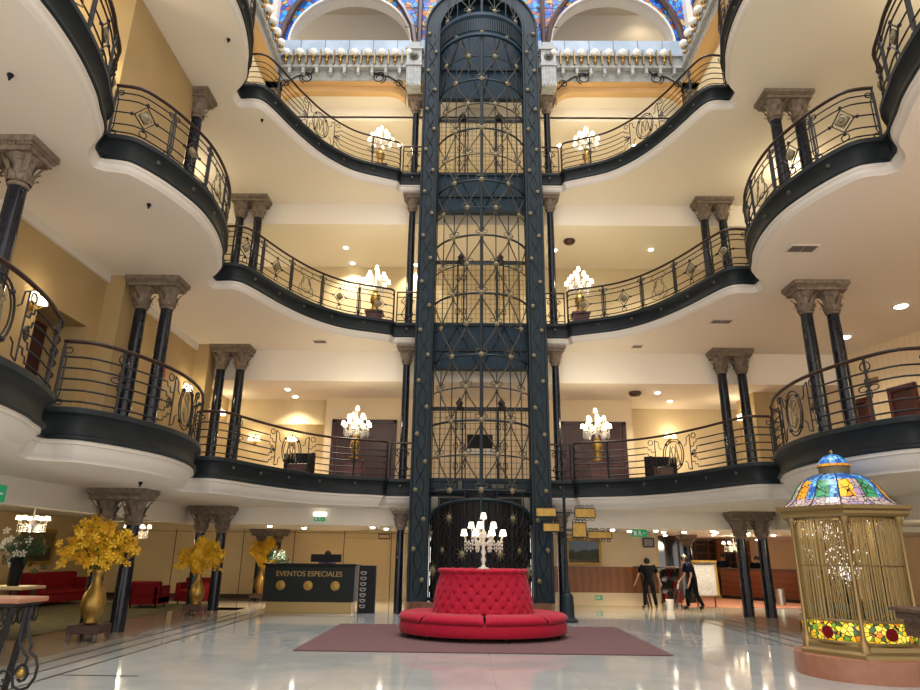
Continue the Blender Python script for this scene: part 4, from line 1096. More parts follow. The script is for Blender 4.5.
# tufted back cone
mb = MB(); n = 192; rows = 44; ZB0, ZT = .46, 1.31
for j in range(rows+1):
    v = j/rows
    for i in range(n):
        a_ = 2*pi*i/n
        rx = 1.08-.17*v+.03*sin(pi*v); ry = .72-.13*v
        cells = 24; u = (a_/(2*pi)*cells) ; w = v*3.1
        # diamond tufting
        d1 = (u+w) % 1.; d2 = (u-w) % 1.
        g1 = min(d1, 1-d1); g2 = min(d2, 1-d2)
        dep = .095*math.exp(-((g1**2+g2**2)/.014)) + .022*math.exp(-(g1**2)/.003)+.022*math.exp(-(g2**2)/.003)
        seam = (a_/(2*pi)*8) % 1.; sd_ = min(seam, 1-seam); dep += .03*math.exp(-(sd_**2)/.0008)
        k = 1-dep/ .9
        mb.v.append((SX+rx*cos(a_)*k, SY+ry*sin(a_)*k, ZB0+(ZT-ZB0)*v))
for j in range(rows):
    for i in range(n):
        k = (i+1) % n; mb.f.append((j*n+i, j*n+k, (j+1)*n+k, (j+1)*n+i))
mb.f.append(tuple(rows*n+i for i in range(n)))
mb.build('tufted_back', M['sofa'], set_, True)
mb = MB(); mb.tube([(SX+(.92+.02*sin(a_*24*pi/96*2))*cos(a_*2*pi/96), SY+.6*sin(a_*2*pi/96), 1.31+.012*(a_ % 4 == 0)) for a_ in range(96)], .045, 6, True); mb.build('top_roll', M['sofa'], set_, True)
for k in range(12):
    q = ell(2*pi*(k+.5)/12, AX-.16, AY-.16); MB().lathe([(.025,0),(.02,.09)], 8, (q[0], q[1], .022)).build('leg', M['black'], set_)
# --- event desk
DX0, DX1, DY = -6.22, -3.62, 19.95
dk = thing('event_desk', (-4.9, 20.2, 0), 'black event desk with gold lettering and three gold medallions', 'desk')
MB().box(DX0+.1, DX1-.05, DY+.05, DY+.7, 0.004, .3).build('base', M['brass'], dk)
MB().box(DX0, DX1, DY, DY+.8, .3, 1.28).build('body', M['desk'], dk, bevel=.015)
MB().box(DX0-.05, DX1+.05, DY-.05, DY+.85, 1.28, 1.33).build('top', M['black'], dk, bevel=.01)
def text_obj(body, size, loc, m, parent, name='lettering', rot=(pi/2,0,0), ext=.006):
    cu = bpy.data.curves.new(name, 'FONT'); cu.body = body; cu.size = size; cu.extrude = ext; cu.align_x = 'CENTER'; cu.align_y = 'CENTER'
    tmp = bpy.data.objects.new('tmp_text', cu); C.objects.link(tmp)
    dg = bpy.context.evaluated_depsgraph_get(); me = bpy.data.meshes.new_from_object(tmp.evaluated_get(dg))
    bpy.data.objects.remove(tmp); bpy.data.curves.remove(cu)
    o = bpy.data.objects.new(name, me); C.objects.link(o); me.materials.clear(); me.materials.append(m)
    o.rotation_euler = rot; o.parent = parent; o.location = Vector(loc)-Vector(parent.location); return o
text_obj('EVENTOS ESPECIALES', .20, (-4.92, DY-.008, 1.05), M['brass'], dk)
for x in (-5.72, -4.93, -4.15):
    mb = MB().add(MB().lathe([(.13,0),(.13,.02),(.1,.025),(.09,.015),(.05,.035),(.001,.03)], 18), Matrix.Translation((x, DY, .74)) @ R_)
    for k in range(8): mb.add(MB().box(-.018,.018,.05,.12,0,.03), Matrix.Translation((x, DY, .74)) @ R_ @ Matrix.Rotation(k*pi/4, 4, 'Z'))
    mb.build('medallion', M['gold'], dk, 40)
mon = thing('computer_monitor', (-4.75, 20.4, 1.33), 'black computer monitor seen from behind on the event desk', 'monitor')
MB().box(-5.0, -4.1, 20.35, 20.39, 1.38, 1.6).build('screen', M['black'], mon); MB().lathe([(.12,0),(.02,.02),(.02,.1)], 10, (-4.55,20.45,1.33)).build('stand', M['black'], mon)
pn = thing('patterned_panel', (-3.35, 20.3, 0), 'tall black display panel with pale scroll pattern right of the event desk', 'panel')
MB().box(-3.52, -3.02, 20.15, 20.3, 0.004, 1.3).build('board', M['black'], pn)
mb = MB()
for i in range(7):
    z = .2+i*.15
    for sg in (-1, 1):
        mb.tube([(-3.38+sg*(.03+.06*q/10)*cos(q*.7), 20.14, z+(.02+.05*q/10)*sin(q*.7)) for q in range(11)], .009, 4)
mb.build('scroll_pattern', M['paper'], pn)
# --- vases with yellow orchids
vs = thing('floor_vase', (0,0,0), '', 'vase')
MB().lathe([(.12,0),(.14,.03),(.12,.06),(.2,.2),(.235,.36),(.2,.54),(.12,.68),(.075,.82),(.085,.95),(.12,1.02),(.1,1.02),(.06,.9)], 24).build('body', M['gold'], vs, True, world=False)
pd = thing('vase_stand', (0,0,0), '', 'stand')
mb = MB(); mb.box(-.3,.3,-.28,.28,.13,.29); mb.build('top', M['wood_dark'], pd, world=False, bevel=.015)
for sx in (-1,1):
    for sy in (-1,1): MB().tube([(sx*.24,sy*.22,.16),(sx*.25,sy*.23,.08),(sx*.27,sy*.25,0.0)], .045, 5).build('leg', M['wood_dark'], pd, world=False)
def flower(mb, c, r, n):
    n = Vector(n).normalized(); u = n.orthogonal().normalized(); w = n.cross(u); c = Vector(c)
    for k in range(5):
        a_ = 2*pi*k/5+.3; d_ = u*cos(a_)+w*sin(a_); e = u*cos(a_+1.2)+w*sin(a_+1.2); e2 = u*cos(a_-1.2)+w*sin(a_-1.2)
        mb.quad(c, c+(d_*.6+e*.35)*r+n*r*.15, c+d_*r+n*r*.05, c+(d_*.6+e2*.35)*r+n*r*.15)
def arrangement(nm, m, nspray, H, Wd, rnd, label):
    r = thing(nm, (0,0,0), label, 'flowers'); rg = random.Random(rnd)
    for k in range(nspray):
        a_ = 2*pi*k/nspray*1.618*1.0+rg.random(); rad = Wd*(.25+.75*rg.random()); hh = H*(.5+.5*rg.random())*(1.05-.45*(rad/Wd)**2)
        pts = []
        for i in range(9):
            t_ = i/8; droop = -.35*H*max(0, t_-.6)**1.5*(rad/Wd)*1.6
            pts.append((rad*t_**1.3*cos(a_), rad*t_**1.3*sin(a_), hh*sin(t_*1.7)/sin(1.57)*.98+droop-.15))
        mb = MB().tube(pts, .01, 4); st = mb.build('stem', M['stem'], r, world=False)
        mb = MB()
        for i in range(26):
            t_ = .25+.75*i/25; q = pts[min(8, int(t_*8))]; q2 = pts[min(8, int(t_*8)+1)]; fr = t_*8-int(t_*8)
            p = Vector(q).lerp(Vector(q2), fr)+Vector((rg.uniform(-.1,.1), rg.uniform(-.1,.1), rg.uniform(-.1,.1)))
            flower(mb, p, rg.uniform(.075,.115), (rg.uniform(-1,1), rg.uniform(-1,.3), rg.uniform(-.3,.8)))
        mb.build('blossoms', m, st, world=False)
    return r
ar0 = arrangement('orchid_arrangement', M['petal'], 34, 1.3, .82, 3, '')
vsp = [(-7.62, 13.55, .97, 'before the front left columns, largest of three'), (-7.75, 19.05, .86, 'before the far left columns, middle-sized of three'), (-7.6, 24.3, .9, 'beside the event desk, farthest of three')]
for k, (x, y, s_, w_) in enumerate(vsp):
    a1 = 'dark stand under the gold vase %s' % w_; a2 = 'gold vase of yellow orchids %s' % w_; a3 = 'yellow orchids in the gold vase %s' % w_
    if k == 0: P0, V0, F0 = pd, vs, ar0; pd.location = (x,y,.006); vs.location = (x,y,.296); ar0.location = (x,y,1.25)
    else: P0 = dup(pd, (x,y,.006), a1); V0 = dup(vs, (x,y,.006+.29*s_), a2); F0 = dup(ar0, (x,y,.006+1.245*s_), a3, None, k*2.)
    P0['label'] = a1; V0['label'] = a2; F0['label'] = a3
    for q, g_ in ((P0, 'vase stands'), (V0, 'gold vases'), (F0, 'orchid bunches')): q['group'] = g_; q.scale = (s_,s_,s_)
# green plant behind desk
gp = thing('potted_plant', (-6.35, 21.6, 0), 'small dark green leafy plant behind the left end of the event desk', 'plant')
MB().lathe([(.16,0),(.2,.9),(.17,.9)], 12, (-6.35,21.6,0)).build('pot', M['black'], gp, 40)
mb = MB(); rg = random.Random(5)
for k in range(40): flower(mb, (-6.35+rg.uniform(-.25,.25), 21.6+rg.uniform(-.2,.2), 1.25+rg.uniform(-.35,.4)), .12, (rg.uniform(-1,1),-1,rg.uniform(0,1)))
mb.build('foliage', M['leaf'], gp)
# --- lounge on the left
def sofa(name, x, y, w, dpt, h, rz, lab, m=M['sofa_dark'], tuft=True, cat='sofa'):
    r = thing(name, (x,y,.02), lab, cat, None, rz)
    MB().box(-w/2, w/2, -dpt/2, dpt/2, .1, .32).build('base', m, r, world=False, bevel=.02)
    MB().box(-w/2+.16, w/2-.16, -dpt/2, dpt/2-.18, .32, .46).build('seat', m, r, world=False, bevel=.04)
    for s_ in (-1, 1): MB().box(min(s_*(w/2-.18), s_*w/2), max(s_*(w/2-.18), s_*w/2), -dpt/2, dpt/2, .1, h*.82).build('arm', m, r, world=False, bevel=.04)
    mb = MB(); mb.box(-w/2, w/2, dpt/2-.2, dpt/2, .3, h); mb.build('backrest', m, r, world=False, bevel=.05)
    for sx in (-1,1):
        for sy in (-1,1): MB().lathe([(.02,0),(.03,.1)], 6, (sx*(w/2-.1), sy*(dpt/2-.1), 0)).build('leg', M['black'], r, world=False)
    return r
sofa('sofa', -13.2, 21.6, 2.6, .9, .95, pi*.5-.12, 'long red velvet sofa against the lounge wall below the large painting')
sofa('armchair', -10.0, 21.1, .95, .8, .75, pi, 'low dark sofa with red seat, back to the lobby, left of the middle gold vase', M['sofa_dark'])
sofa('armchair', -9.2, 22.6, .95, .8, .8, -.1, 'small red armchair facing the lobby just left of the middle gold vase')
pr_ = thing('framed_picture', (-14.0, 21.4, 1.2), 'large dark gilt-framed painting on the lounge wall above the red sofa', 'picture')
MB().box(-13.99, -13.96, 20.6, 22.3, 1.25, 2.2).build('canvas', M['painting2'], pr_)
mb = MB()
for a_ in ((20.5,22.4,2.15,2.27),(20.5,22.4,1.17,1.29),(20.5,20.62,1.29,2.15),(22.28,22.4,1.29,2.15)): mb.box(-13.99, -13.92, a_[0], a_[1], a_[2], a_[3])
mb.build('frame', M['gold'], pr_)
tb = thing('lounge_table', (-10.2, 14.3, .02), 'low pale table in the lounge carrying the lily vase', 'table')
MB().box(-11.2, -9.3, 13.9, 14.7, .86, .92).build('tabletop', M['panel'], tb, bevel=.01)
for sx in (-11.0, -9.5):
    for sy in (14.0, 14.6): MB().box(sx-.04, sx+.04, sy-.04, sy+.04, .02, .86).build('leg', M['wood_dark'], tb)
lv = thing('lily_vase', (-9.75, 14.3, .92), 'tall dark vase on the lounge table holding white lilies', 'vase')
MB().lathe([(.1,0),(.11,.02),(.13,.3),(.17,.56),(.15,.56)], 14, (-9.75,14.3,.92)).build('body', M['black'], lv, True)
ll = thing('lily_bouquet', (-9.75, 14.3, 1.45), 'bouquet of white lilies and dark leaves in the dark lounge vase', 'flowers')
mb = MB(); rg = random.Random(9)
for k in range(90): flower(mb, (-9.75+rg.gauss(0,.22), 14.3+rg.gauss(0,.18), 1.62+rg.gauss(0,.14)), .075, (rg.uniform(-1,1),-1,rg.uniform(-.4,1)))
mb.build('leaves', M['leaf'], ll)
for k in range(9):
    mb = MB(); c_ = (-9.75+rg.uniform(-.36,.36), 14.1+rg.uniform(-.1,.1), 1.62+rg.uniform(-.1,.5)); flower(mb, c_, .085, (rg.uniform(-.5,.5),-1,.3)); flower(mb, c_, .06, (0,-1,.1)); mb.build('lily', M['petal_w'], ll)
fl = thing('table_lamp', (-10.9, 14.3, .92), 'lit table lamp with a warm glowing shade at the left frame edge', 'lamp')
MB().lathe([(.1,0),(.02,.03),(.015,.5)], 10, (-10.9,14.3,.92)).build('base', M['brass'], fl); MB().lathe([(.2,0),(.12,.24)], 14, (-10.9,14.3,1.36), cap=False).build('lampshade', M['shade'], fl, True)
point((-10.9, 14.3, 1.75), 26)
# --- wrought-iron console, left foreground
cs = thing('iron_console', (-6.3, 8.7, 0), 'wrought-iron console table with a scrolled leg and marble top, left foreground', 'table')
mb = MB(); mb.box(-7.6, -5.75, 8.35, 8.95, 1.02, 1.08); mb.build('tabletop', M['pink_stone'], cs, bevel=.015)
mb = MB(); mb.box(-7.55, -5.82, 8.4, 8.9, .98, 1.02)
for k in range(16):
    x = -5.9-k*.1
    mb.tube([(x+.045*cos(q*pi/4), 8.41, .88+.09*sin(q*pi/4)) for q in range(8)], .012, 4, True); mb.tube([(x-.05,8.41,.98),(x,8.41,.86),(x-.05,8.41,.76)], .01, 4)
for k in range(5): mb.tube([(-5.83, 8.45+k*.1+.04*cos(q*pi/4), .88+.09*sin(q*pi/4)) for q in range(8)], .012, 4, True)
mb.build('apron', M['iron'], cs)
def scrollleg(x0, y0, sx):
    mb = MB()
    pts = [(x0, y0, .98), (x0+sx*.02, y0, .78), (x0-sx*.02, y0, .62), (x0+sx*.0, y0, .5), (x0+sx*.1, y0, .42)]
    mb.tube([(x0+a_*sx, y0, z) for a_, z in ((0,.98),(-.01,.72),(.0,.6),(.07,.5),(.13,.44),(.125,.36))], .018, 5)
    mb.tube([(x0+a_*sx, y0, z) for a_, z in ((.06,.98),(.06,.8),(.09,.68),(.15,.57),(.14,.5),(.23,.44),(.27,.34),(.26,.22),(.2,.12),(.1,.09),(.02,.13),(-.01,.22),(.02,.31),(.08,.36),(.14,.33),(.17,.26),(.14,.2),(.09,.18),(.06,.21))], .018, 5)
    mb.tube([(x0+sx*(-.0+a_), y0, z) for a_, z in ((-.01,.22),(-.06,.28),(-.14,.29),(-.2,.22),(-.18,.14),(-.1,.13),(-.08,.18),(-.12,.2))], .014, 5)
    return mb
scrollleg(-5.68, 8.4, 1).build('scroll_leg', M['iron'], cs)
MB().sphere((-5.58, 8.38, .27), .055, 10, 8).build('boss', M['gold'], cs, True)
mb = MB().tube([(-5.85,8.42,.98),(-5.95,8.45,.5),(-6.02,8.47,.006)], .045, 4); mb.build('leg', M['iron'], cs)
mb = MB().tube([(-5.9,8.85,.98),(-5.98,8.86,.5),(-6.05,8.87,.006)], .045, 4); mb.build('leg', M['iron'], cs)
mb = MB().tube([(-7.45,8.42,.98),(-7.4,8.45,.5),(-7.35,8.47,.006)], .045, 4); mb.build('leg', M['iron'], cs)
# --- carved wooden console, right foreground
cc = thing('carved_console', (4.45, 6.6, 0), 'dark carved wooden console with scroll legs, right foreground at the frame edge', 'table')
mb = MB(); mb.box(3.74, 5.5, 6.3, 6.95, 1.17, 1.21); mb.box(3.78, 5.46, 6.34, 6.93, 1.1, 1.17); mb.build('tabletop', M['wood_carved'], cc, bevel=.012)
mb = MB(); mb.box(3.84, 5.4, 6.4, 6.9, .95, 1.1)
for k in range(18): mb.sphere((3.88+k*.085, 6.39, 1.025), .035, 6, 5)
mb.build('apron', M['wood_carved'], cc)
for x in (3.98, 5.25):
    mb = MB()
    for (dx, dz, rr) in ((0,.86,.10),(.03,.72,.12),(.0,.58,.10),(-.02,.44,.075),(-.02,.3,.07),(0,.16,.09),(.0,.04,.11)): mb.sphere((x+dx, 6.5, dz+.01), rr, 10, 7, 1.15)
    mb.tube([(x-.1,6.4,.95),(x-.05,6.38,.8),(x+.07,6.37,.75),(x+.08,6.37,.64),(x,6.37,.62),(x-.02,6.37,.7)], .04, 6)
    mb.tube([(x,6.5,.95),(x+.02,6.5,.6),(x-.02,6.5,.3),(x,6.5,.0)], .06, 8)
    mb.build('leg', M['wood_carved'], cc, True)
MB().box(3.9, 5.35, 6.45, 6.9, .05, .16).build('stretcher', M['wood_carved'], cc, bevel=.02)
# --- gazebo aviary, right
GX, GY = 5.58, 10.85
gz = thing('aviary_gazebo', (GX, GY, 0), 'gilded hexagonal aviary with a stained-glass dome, right of the lobby', 'aviary')
MB().lathe([(.95,0),(.95,.3),(.93,.31)], 48, (GX,GY,0)).build('plinth', M['pink_stone'], gz, 40)
hx = radians(-117)
def hexr(r, z): return [(GX+r*cos(hx+k*pi/3), GY+r*sin(hx+k*pi/3), z) for k in range(6)]
mb = MB(); mb.lathe([(.95,.31),(.94,.36),(.9,.4),(.9,.46),(.87,.5)], 6, (GX,GY,0), hx); mb.build('base_moulding', M['brass'], gz)
mb = MB(); mb.lathe([(.78,.5),(.78,.78)], 36, (GX,GY,0)); sgp = mb.build('stained_glass_band', M['stained_gold'], gz, True)
for k in range(6):
    a_ = hx+(k+.5)*pi/3-.05; q = (GX+.79*cos(a_), GY+.79*sin(a_), .63)
    MB().add(MB().lathe([(.085,0),(.085,.012)], 16), Matrix.Translation(q) @ Matrix.Rotation(a_-pi/2+pi, 4, 'Z') @ Matrix.Rotation(pi/2, 4, 'X')).build('red_disc', M['sofa_dark'], sgp)
for z in (.5, .79):
    MB().tube([(GX+.79*cos(q*pi/18), GY+.79*sin(q*pi/18), z) for q in range(36)], .02, 5, True).build('band_rail', M['brass'], gz)
for k, q in enumerate(hexr(.83, 0)):
    mb = MB().lathe([(.075,.36),(.075,.5),(.05,.53),(.032,.58),(.027,1.4),(.027,2.1),(.05,2.16),(.07,2.22),(.07,2.27)], 10, (q[0],q[1],0)); mb.build('post', M['brass'], gz, 40)
mb = MB(); mb.lathe([(.8,2.25),(.97,2.25),(1.0,2.29),(1.0,2.33),(1.06,2.36),(1.06,2.41),(.9,2.42)], 6, (GX,GY,0), hx); mb.build('frieze', M['brass'], gz)
# chain curtain: hanging strands in a ring
mb = MB()
rg = random.Random(21)
for k in range(165):
    a_ = 2*pi*(k+rg.uniform(-.45,.45))/165; x, y = GX+.74*cos(a_), GY+.74*sin(a_); mb.tube([(x,y,.8),(x,y,2.26)], rg.uniform(.006,.0115), 4)
o = mb.build('chain_curtain', M['chain'], gz); o['kind'] = 'stuff'
MB().tube([(GX+.745*cos(q*pi/18), GY+.745*sin(q*pi/18), 1.55) for q in range(36)], .012, 4, True).build('curtain_ring', M['brass'], gz)
MB().tube([(GX+.745*cos(q*pi/18), GY+.745*sin(q*pi/18), 2.24) for q in range(36)], .02, 4, True).build('curtain_rail', M['brass'], gz)
# dome in eight ribs with colour bands
dprof = [(.86,2.42),(.78,2.46),(.70,2.54),(.64,2.64),(.58,2.74),(.51,2.83),(.40,2.90),(.25,2.945)]
def dband(j0, j1, m, par, nm, angs):
    mb = MB()
    for (a0, a1) in angs:
        n = 4
        for j in range(j0, j1):
            for i in range(n):
                b0 = a0+(a1-a0)*i/n; b1 = a0+(a1-a0)*(i+1)/n; (r0,z0),(r1,z1) = dprof[j], dprof[j+1]
                mb.quad((GX+r0*cos(b0),GY+r0*sin(b0),z0),(GX+r0*cos(b1),GY+r0*sin(b1),z0),(GX+r1*cos(b1),GY+r1*sin(b1),z1),(GX+r1*cos(b0),GY+r1*sin(b0),z1))
    return mb.build(nm, m, par, True)
full = [(0, 2*pi)]
A12 = [(hx+k*pi/6, hx+(k+1)*pi/6) for k in range(12)]
dome = None
dband(0, 2, M['dome_pink'], gz, 'dome_skirt', A12)
dband(5, 7, M['dome_blue'], gz, 'dome_crown', A12)
for k in range(12):
    a0, a1 = A12[k]; m1 = (a1-a0)
    dband(2, 5, M['dome_gold'] if k % 2 == 0 else M['dome_green'], gz, 'dome_panel', [(a0, a0+m1*.62)])
    dband(2, 5, M['dome_blue'] if k % 3 else M['dome_pink'], gz, 'dome_panel', [(a0+m1*.62, a1)])
    MB().tube([(GX+(r_+.005)*cos(a0), GY+(r_+.005)*sin(a0), z_) for r_, z_ in dprof], .009, 4).build('dome_rib', M['iron'], gz)
MB().lathe([(.25,2.945),(.23,2.95),(.23,3.06),(.25,3.07)], 20, (GX,GY,0)).build('lantern_collar', M['gilt'], gz, 40)
MB().lathe([(.235,3.07),(.235,3.10),(.2,3.17),(.13,3.24),(.05,3.27),(.02,3.28)], 20, (GX,GY,0)).build('lantern_dome', M['dome_blue'], gz, True)
MB().lathe([(.25,3.07),(.25,3.105),(.235,3.11)], 20, (GX,GY,0)).build('lantern_band', M['dome_gold'], gz, 40)
MB().lathe([(.03,3.27),(.015,3.29),(.03,3.32),(.005,3.35)], 8, (GX,GY,0)).build('finial', M['brass'], gz, True)
# blossoming branch and greenery inside
br = thing('blossom_branch', (GX-.1, GY, .8), 'branch of tiny white blossoms inside the gilded aviary', 'branch')
mb = MB(); rg = random.Random(11); tips = []
for k in range(9):
    x, y = GX-.1, GY; p = Vector((x,y,.8)); pts = [tuple(p)]; d_ = Vector((rg.uniform(-.25,.25), rg.uniform(-.2,.1), 1)).normalized()
    for i in range(9):
        d_ = (d_+Vector((rg.uniform(-.3,.3), rg.uniform(-.25,.2), .1))).normalized(); p = p+d_*.16
        dx, dy = p.x-GX, p.y-GY
        if sqrt(dx*dx+dy*dy) > .6: p.x -= dx*.2; p.y -= dy*.2
        p.z = min(p.z, 2.2); pts.append(tuple(p)); tips.append(p.copy())
    mb.tube(pts, .012, 4, taper=.4)
mb.build('twigs', M['wood_dark'], br)
mb = MB()
for k in range(260):
    p = rg.choice(tips); mb.sphere((p.x+rg.gauss(0,.06), p.y+rg.gauss(0,.05)-.05, max(1.45, p.z)+rg.gauss(0,.07)), rg.uniform(.008,.014), 6, 4)
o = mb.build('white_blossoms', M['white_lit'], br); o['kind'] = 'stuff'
fn = thing('green_planting', (GX, GY, .8), 'low grey-green planting on the floor of the aviary', 'plant')
mb = MB()
for k in range(110):
    a_ = rg.random()*2*pi; r_ = .6*sqrt(rg.random()); flower(mb, (GX+r_*cos(a_), GY+r_*sin(a_), .84+rg.random()*.12), .1, (rg.uniform(-1,1), rg.uniform(-1,0), .8))
mb.build('foliage', mat('grey_leaf', (.09,.12,.07), .6), fn); MB().lathe([(.74,.74),(.74,.8)], 24, (GX,GY,0)).build('tray', M['grey'], fn)
point((GX, GY, 2.1), 10, size=.08)
# --- sign post right of the tower
spt = thing('sign_post', (2.26, 18.4, 0), 'tall dark green lamp-style signpost with gold direction plates right of the elevator', 'signpost')
MB().lathe([(.26,.0),(.26,.05),(.2,.08),(.17,.12),(.15,.62),(.13,.66),(.08,.7),(.06,.85),(.045,.9),(.04,3.1),(.06,3.14),(.03,3.2),(.02,3.4),(.001,3.5)], 14, (2.26,18.4,.004)).build('post', M['steel'], spt, 40)
for k, (x0, x1, z0, z1, zz) in enumerate(((1.5,2.02,2.66,2.86,0), (1.68,2.1,2.27,2.46,0), (2.55,3.08,2.64,2.86,1), (2.47,2.82,2.13,2.48,1), (2.88,3.5,2.1,2.26,1))):
    pl = MB().box(x0, x1, 18.37, 18.41, z0, z1).build('sign_plate', M['gold'], spt)
    mb = MB(); 
    mb.box(x0-.02, x1+.02, 18.36, 18.42, z0-.02, z0); mb.box(x0-.02, x1+.02, 18.36, 18.42, z1, z1+.02); mb.box(x0-.02, x0, 18.36, 18.42, z0, z1); mb.box(x1, x1+.02, 18.36, 18.42, z0, z1)
    for q in range(4):
        xx = x0+(x1-x0)*(q+.5)/4; mb.tube([(xx+.05*cos(a_*pi/4), 18.39, z1+.06+.04*sin(a_*pi/4)) for a_ in range(8)], .01, 4, True); mb.tube([(xx+.05*cos(a_*pi/4), 18.39, z0-.06+.04*sin(a_*pi/4)) for a_ in range(8)], .01, 4, True)
    mb.build('plate_frame', M['iron'], pl)
    MB().tube([((x1 if x1 < 2.2 else x0), 18.39, (z0+z1)/2), (2.26, 18.39, (z0+z1)/2)], .018, 5).build('arm', M['iron'], spt)
# --- pictures, signs and boards at the right back wall
picture(3.15, 4.4, 24.5, 1.32, 2.24, M['painting'], M['gold'], 'large gilt-framed landscape painting above the wood panelling right of the signpost', .1)
picture(5.9, 6.3, 24.5, 1.95, 2.28, M['paper'], M['wood_dark'], 'small dark-framed notice high on the cream back wall above the bending man', .04)
def exit_sign(x, y, z, w, h, lab, lit=False, rz=0):
    r = thing('exit_sign', (x,y,z), lab, 'sign', None, rz)
    MB().box(-w/2, w/2, -.02, .02, -h/2, h/2).build('panel', M['green'], r, world=False)
    mb = MB()   # running figure and arrow
    mb.box(-w*.08, w*.08, -.026, -.02, -h*.05, h*.25); mb.sphere((0, -.024, h*.34), h*.09, 8, 5); mb.tube([(0,-.024,-h*.02),(w*.12,-.024,-h*.35)], h*.06, 4); mb.tube([(0,-.024,-h*.02),(-w*.12,-.024,-h*.3)], h*.06, 4)
    mb.box(w*.2, w*.38, -.026, -.02, -h*.06, h*.06); mb.box(-w*.4, -w*.22, -.026, -.02, -h*.3, h*.3); mb.build('pictogram', M['white'], r, world=False)
    return r
exit_sign(5.0, 21.3, 2.28+.0, .46, .22, 'green and white exit sign hanging below the low ceiling right of the tower').location.z = 2.33
exit_sign(4.22, 24.38, .26, .24, .14, 'small green exit plate low on the wall base under the landscape painting')
exit_sign(-4.9, 20.7, 2.62, .34, .12, 'green exit sign under the white emergency lamp above the event desk')
el = MB().cbox((-4.9, 20.68, 2.77), .42, .1, .13); solo(el, 'emergency_light', M['white_lit'], 'glowing white emergency lamp on the beam above the event desk', 'lamp', origin=(-4.9,20.68,2.78), bevel=.03)
exit_sign(-8.9, 11.9, 2.6, .5, .3, 'green exit sign on the beam at the left frame edge', rz=pi/2-.3)
picture(-3.75, -3.3, 25.96, 2.16, 2.34, M['panel'], M['wood_dark'], 'small dark-framed plate near the ceiling above the right end of the event desk', .03)
# easel board
eb = thing('display_board', (7.8, 23.9, .02), 'gold-framed display board standing behind the man in navy', 'board')
mb = MB(); mb.cbox((7.8, 23.9, .95), .74, .03, 1.1, 0, -.08); mb.build('sheet', M['paper'], eb)
mb = MB()
for c_, sx, sz in (((7.8,23.86,1.5),.84,.07),((7.8,23.95,.4),.84,.07)): mb.cbox(c_, sx, .06, sz, 0, -.08)
for x in (7.41, 8.19): mb.cbox((x,23.9,.95), .07, .06, 1.15, 0, -.08)
mb.build('frame', M['gold'], eb)
for x in (7.5, 8.1): MB().tube([(x,23.97,.4),(x,24.0,.02)], .025, 4).build('leg', M['wood_dark'], eb)
# dark glazed partition behind
gp_ = thing('glass_partition', (7.4, 27.5, 0), 'dark glass partition with vertical bars at the back of the right hall', 'partition')
MB().box(6.5, 8.6, 27.5, 27.55, .1, 2.3).build('glass', M['dark_glass'], gp_)
mb = MB()
for k in range(5): mb.box(6.5+k*.52, 6.56+k*.52, 27.45, 27.6, .02, 2.45)
mb.box(6.5, 8.64, 27.45, 27.6, 2.3, 2.45); mb.build('frame', M['wood_dark'], gp_)
# table carried by the men
ct = thing('trestle_table', (6.45, 23.75, 0), 'high dark folding table standing between the two men', 'table')
MB().cbox((6.3, 23.9, 1.29), 1.75, .6, .05).build('tabletop', M['wood_dark'], ct, bevel=.01)
for x, dx in ((5.6, .25), (7.0, -.35)):
    for y in (23.68, 24.1): MB().tube([(x, y, 1.27), (x+dx, y, .005)], .035, 4).build('leg', M['wood_dark'], ct)
rk = thing('stacked_rack', (6.75, 24.35, 0), 'dark rack with red and white bundles behind the folding table', 'rack')
mb = MB()
for x in (6.42, 6.75, 7.05): mb.tube([(x,24.35,.005),(x,24.35,1.15)], .025, 4)
for z in (.15, .55, .95, 1.15): mb.box(6.4, 7.08, 24.2, 24.5, z-.02, z+.02)
mb.build('frame', M['wood_dark'], rk)
rg = random.Random(2)
for i in range(3):
    for k in range(4):
        x = 6.48+k*.15; z = .17+.4*i; MB().cbox((x+.03, 24.3, z+.13+.03*(k % 2)), .11, .2, .24+.06*(k % 2)).build('bundle', M['sofa_dark'] if (i+k) % 3 == 0 else (M['cloth_white'] if (i*2+k) % 5 == 0 else M['black']), rk)
bk = MB().lathe([(.1,0),(.14,.3),(.13,.3),(.095,.02)], 14, (6.32, 23.2, .004)); solo(bk, 'bucket', M['white'], 'white bucket on the floor beside the man in black', 'bucket', origin=(6.32,23.2,.004), smooth=40)
# reception counter
a2, b2 = Vector((10.3, 29.3)), Vector((12.5, 26.2)); tt = (b2-a2).normalized(); n2 = Vector((-tt.y, tt.x))
if n2.x < 0: n2 = -n2
Q = lambda s_, d_: (a2.x+tt.x*s_+n2.x*d_, a2.y+tt.y*s_+n2.y*d_)
LL = (b2-a2).length
rc = thing('reception_counter', (11.4, 27.75, 0), 'long dark red wooden reception counter behind the right columns', 'counter')
def qprism(s0, s1, d0, d1, z0, z1): 
    q = [Q(s0,d0), Q(s1,d0), Q(s1,d1), Q(s0,d1)]; mb = MB().prism(q if (q[1][0]-q[0][0])*(q[2][1]-q[0][1])-(q[1][1]-q[0][1])*(q[2][0]-q[0][0]) > 0 else q[::-1], z0, z1); return mb
qprism(0, LL, 0, .7, .02, 1.16).build('body', M['wood_red'], rc); qprism(-.06, LL+.06, -.06, .8, 1.16, 1.22).build('top', M['wood_dark'], rc); qprism(-.02, LL, -.02, 0, .02, .14).build('plinth', M['black'], rc)
bn = MB().lathe([(.16,0),(.16,.55),(.14,.55),(.14,.1)], 18, (11.05, 25.6, .02)); solo(bn, 'waste_bin', M['steel_bin'], 'cylindrical steel waste bin in front of the reception counter', 'bin', origin=(11.05,25.6,.02), smooth=40)
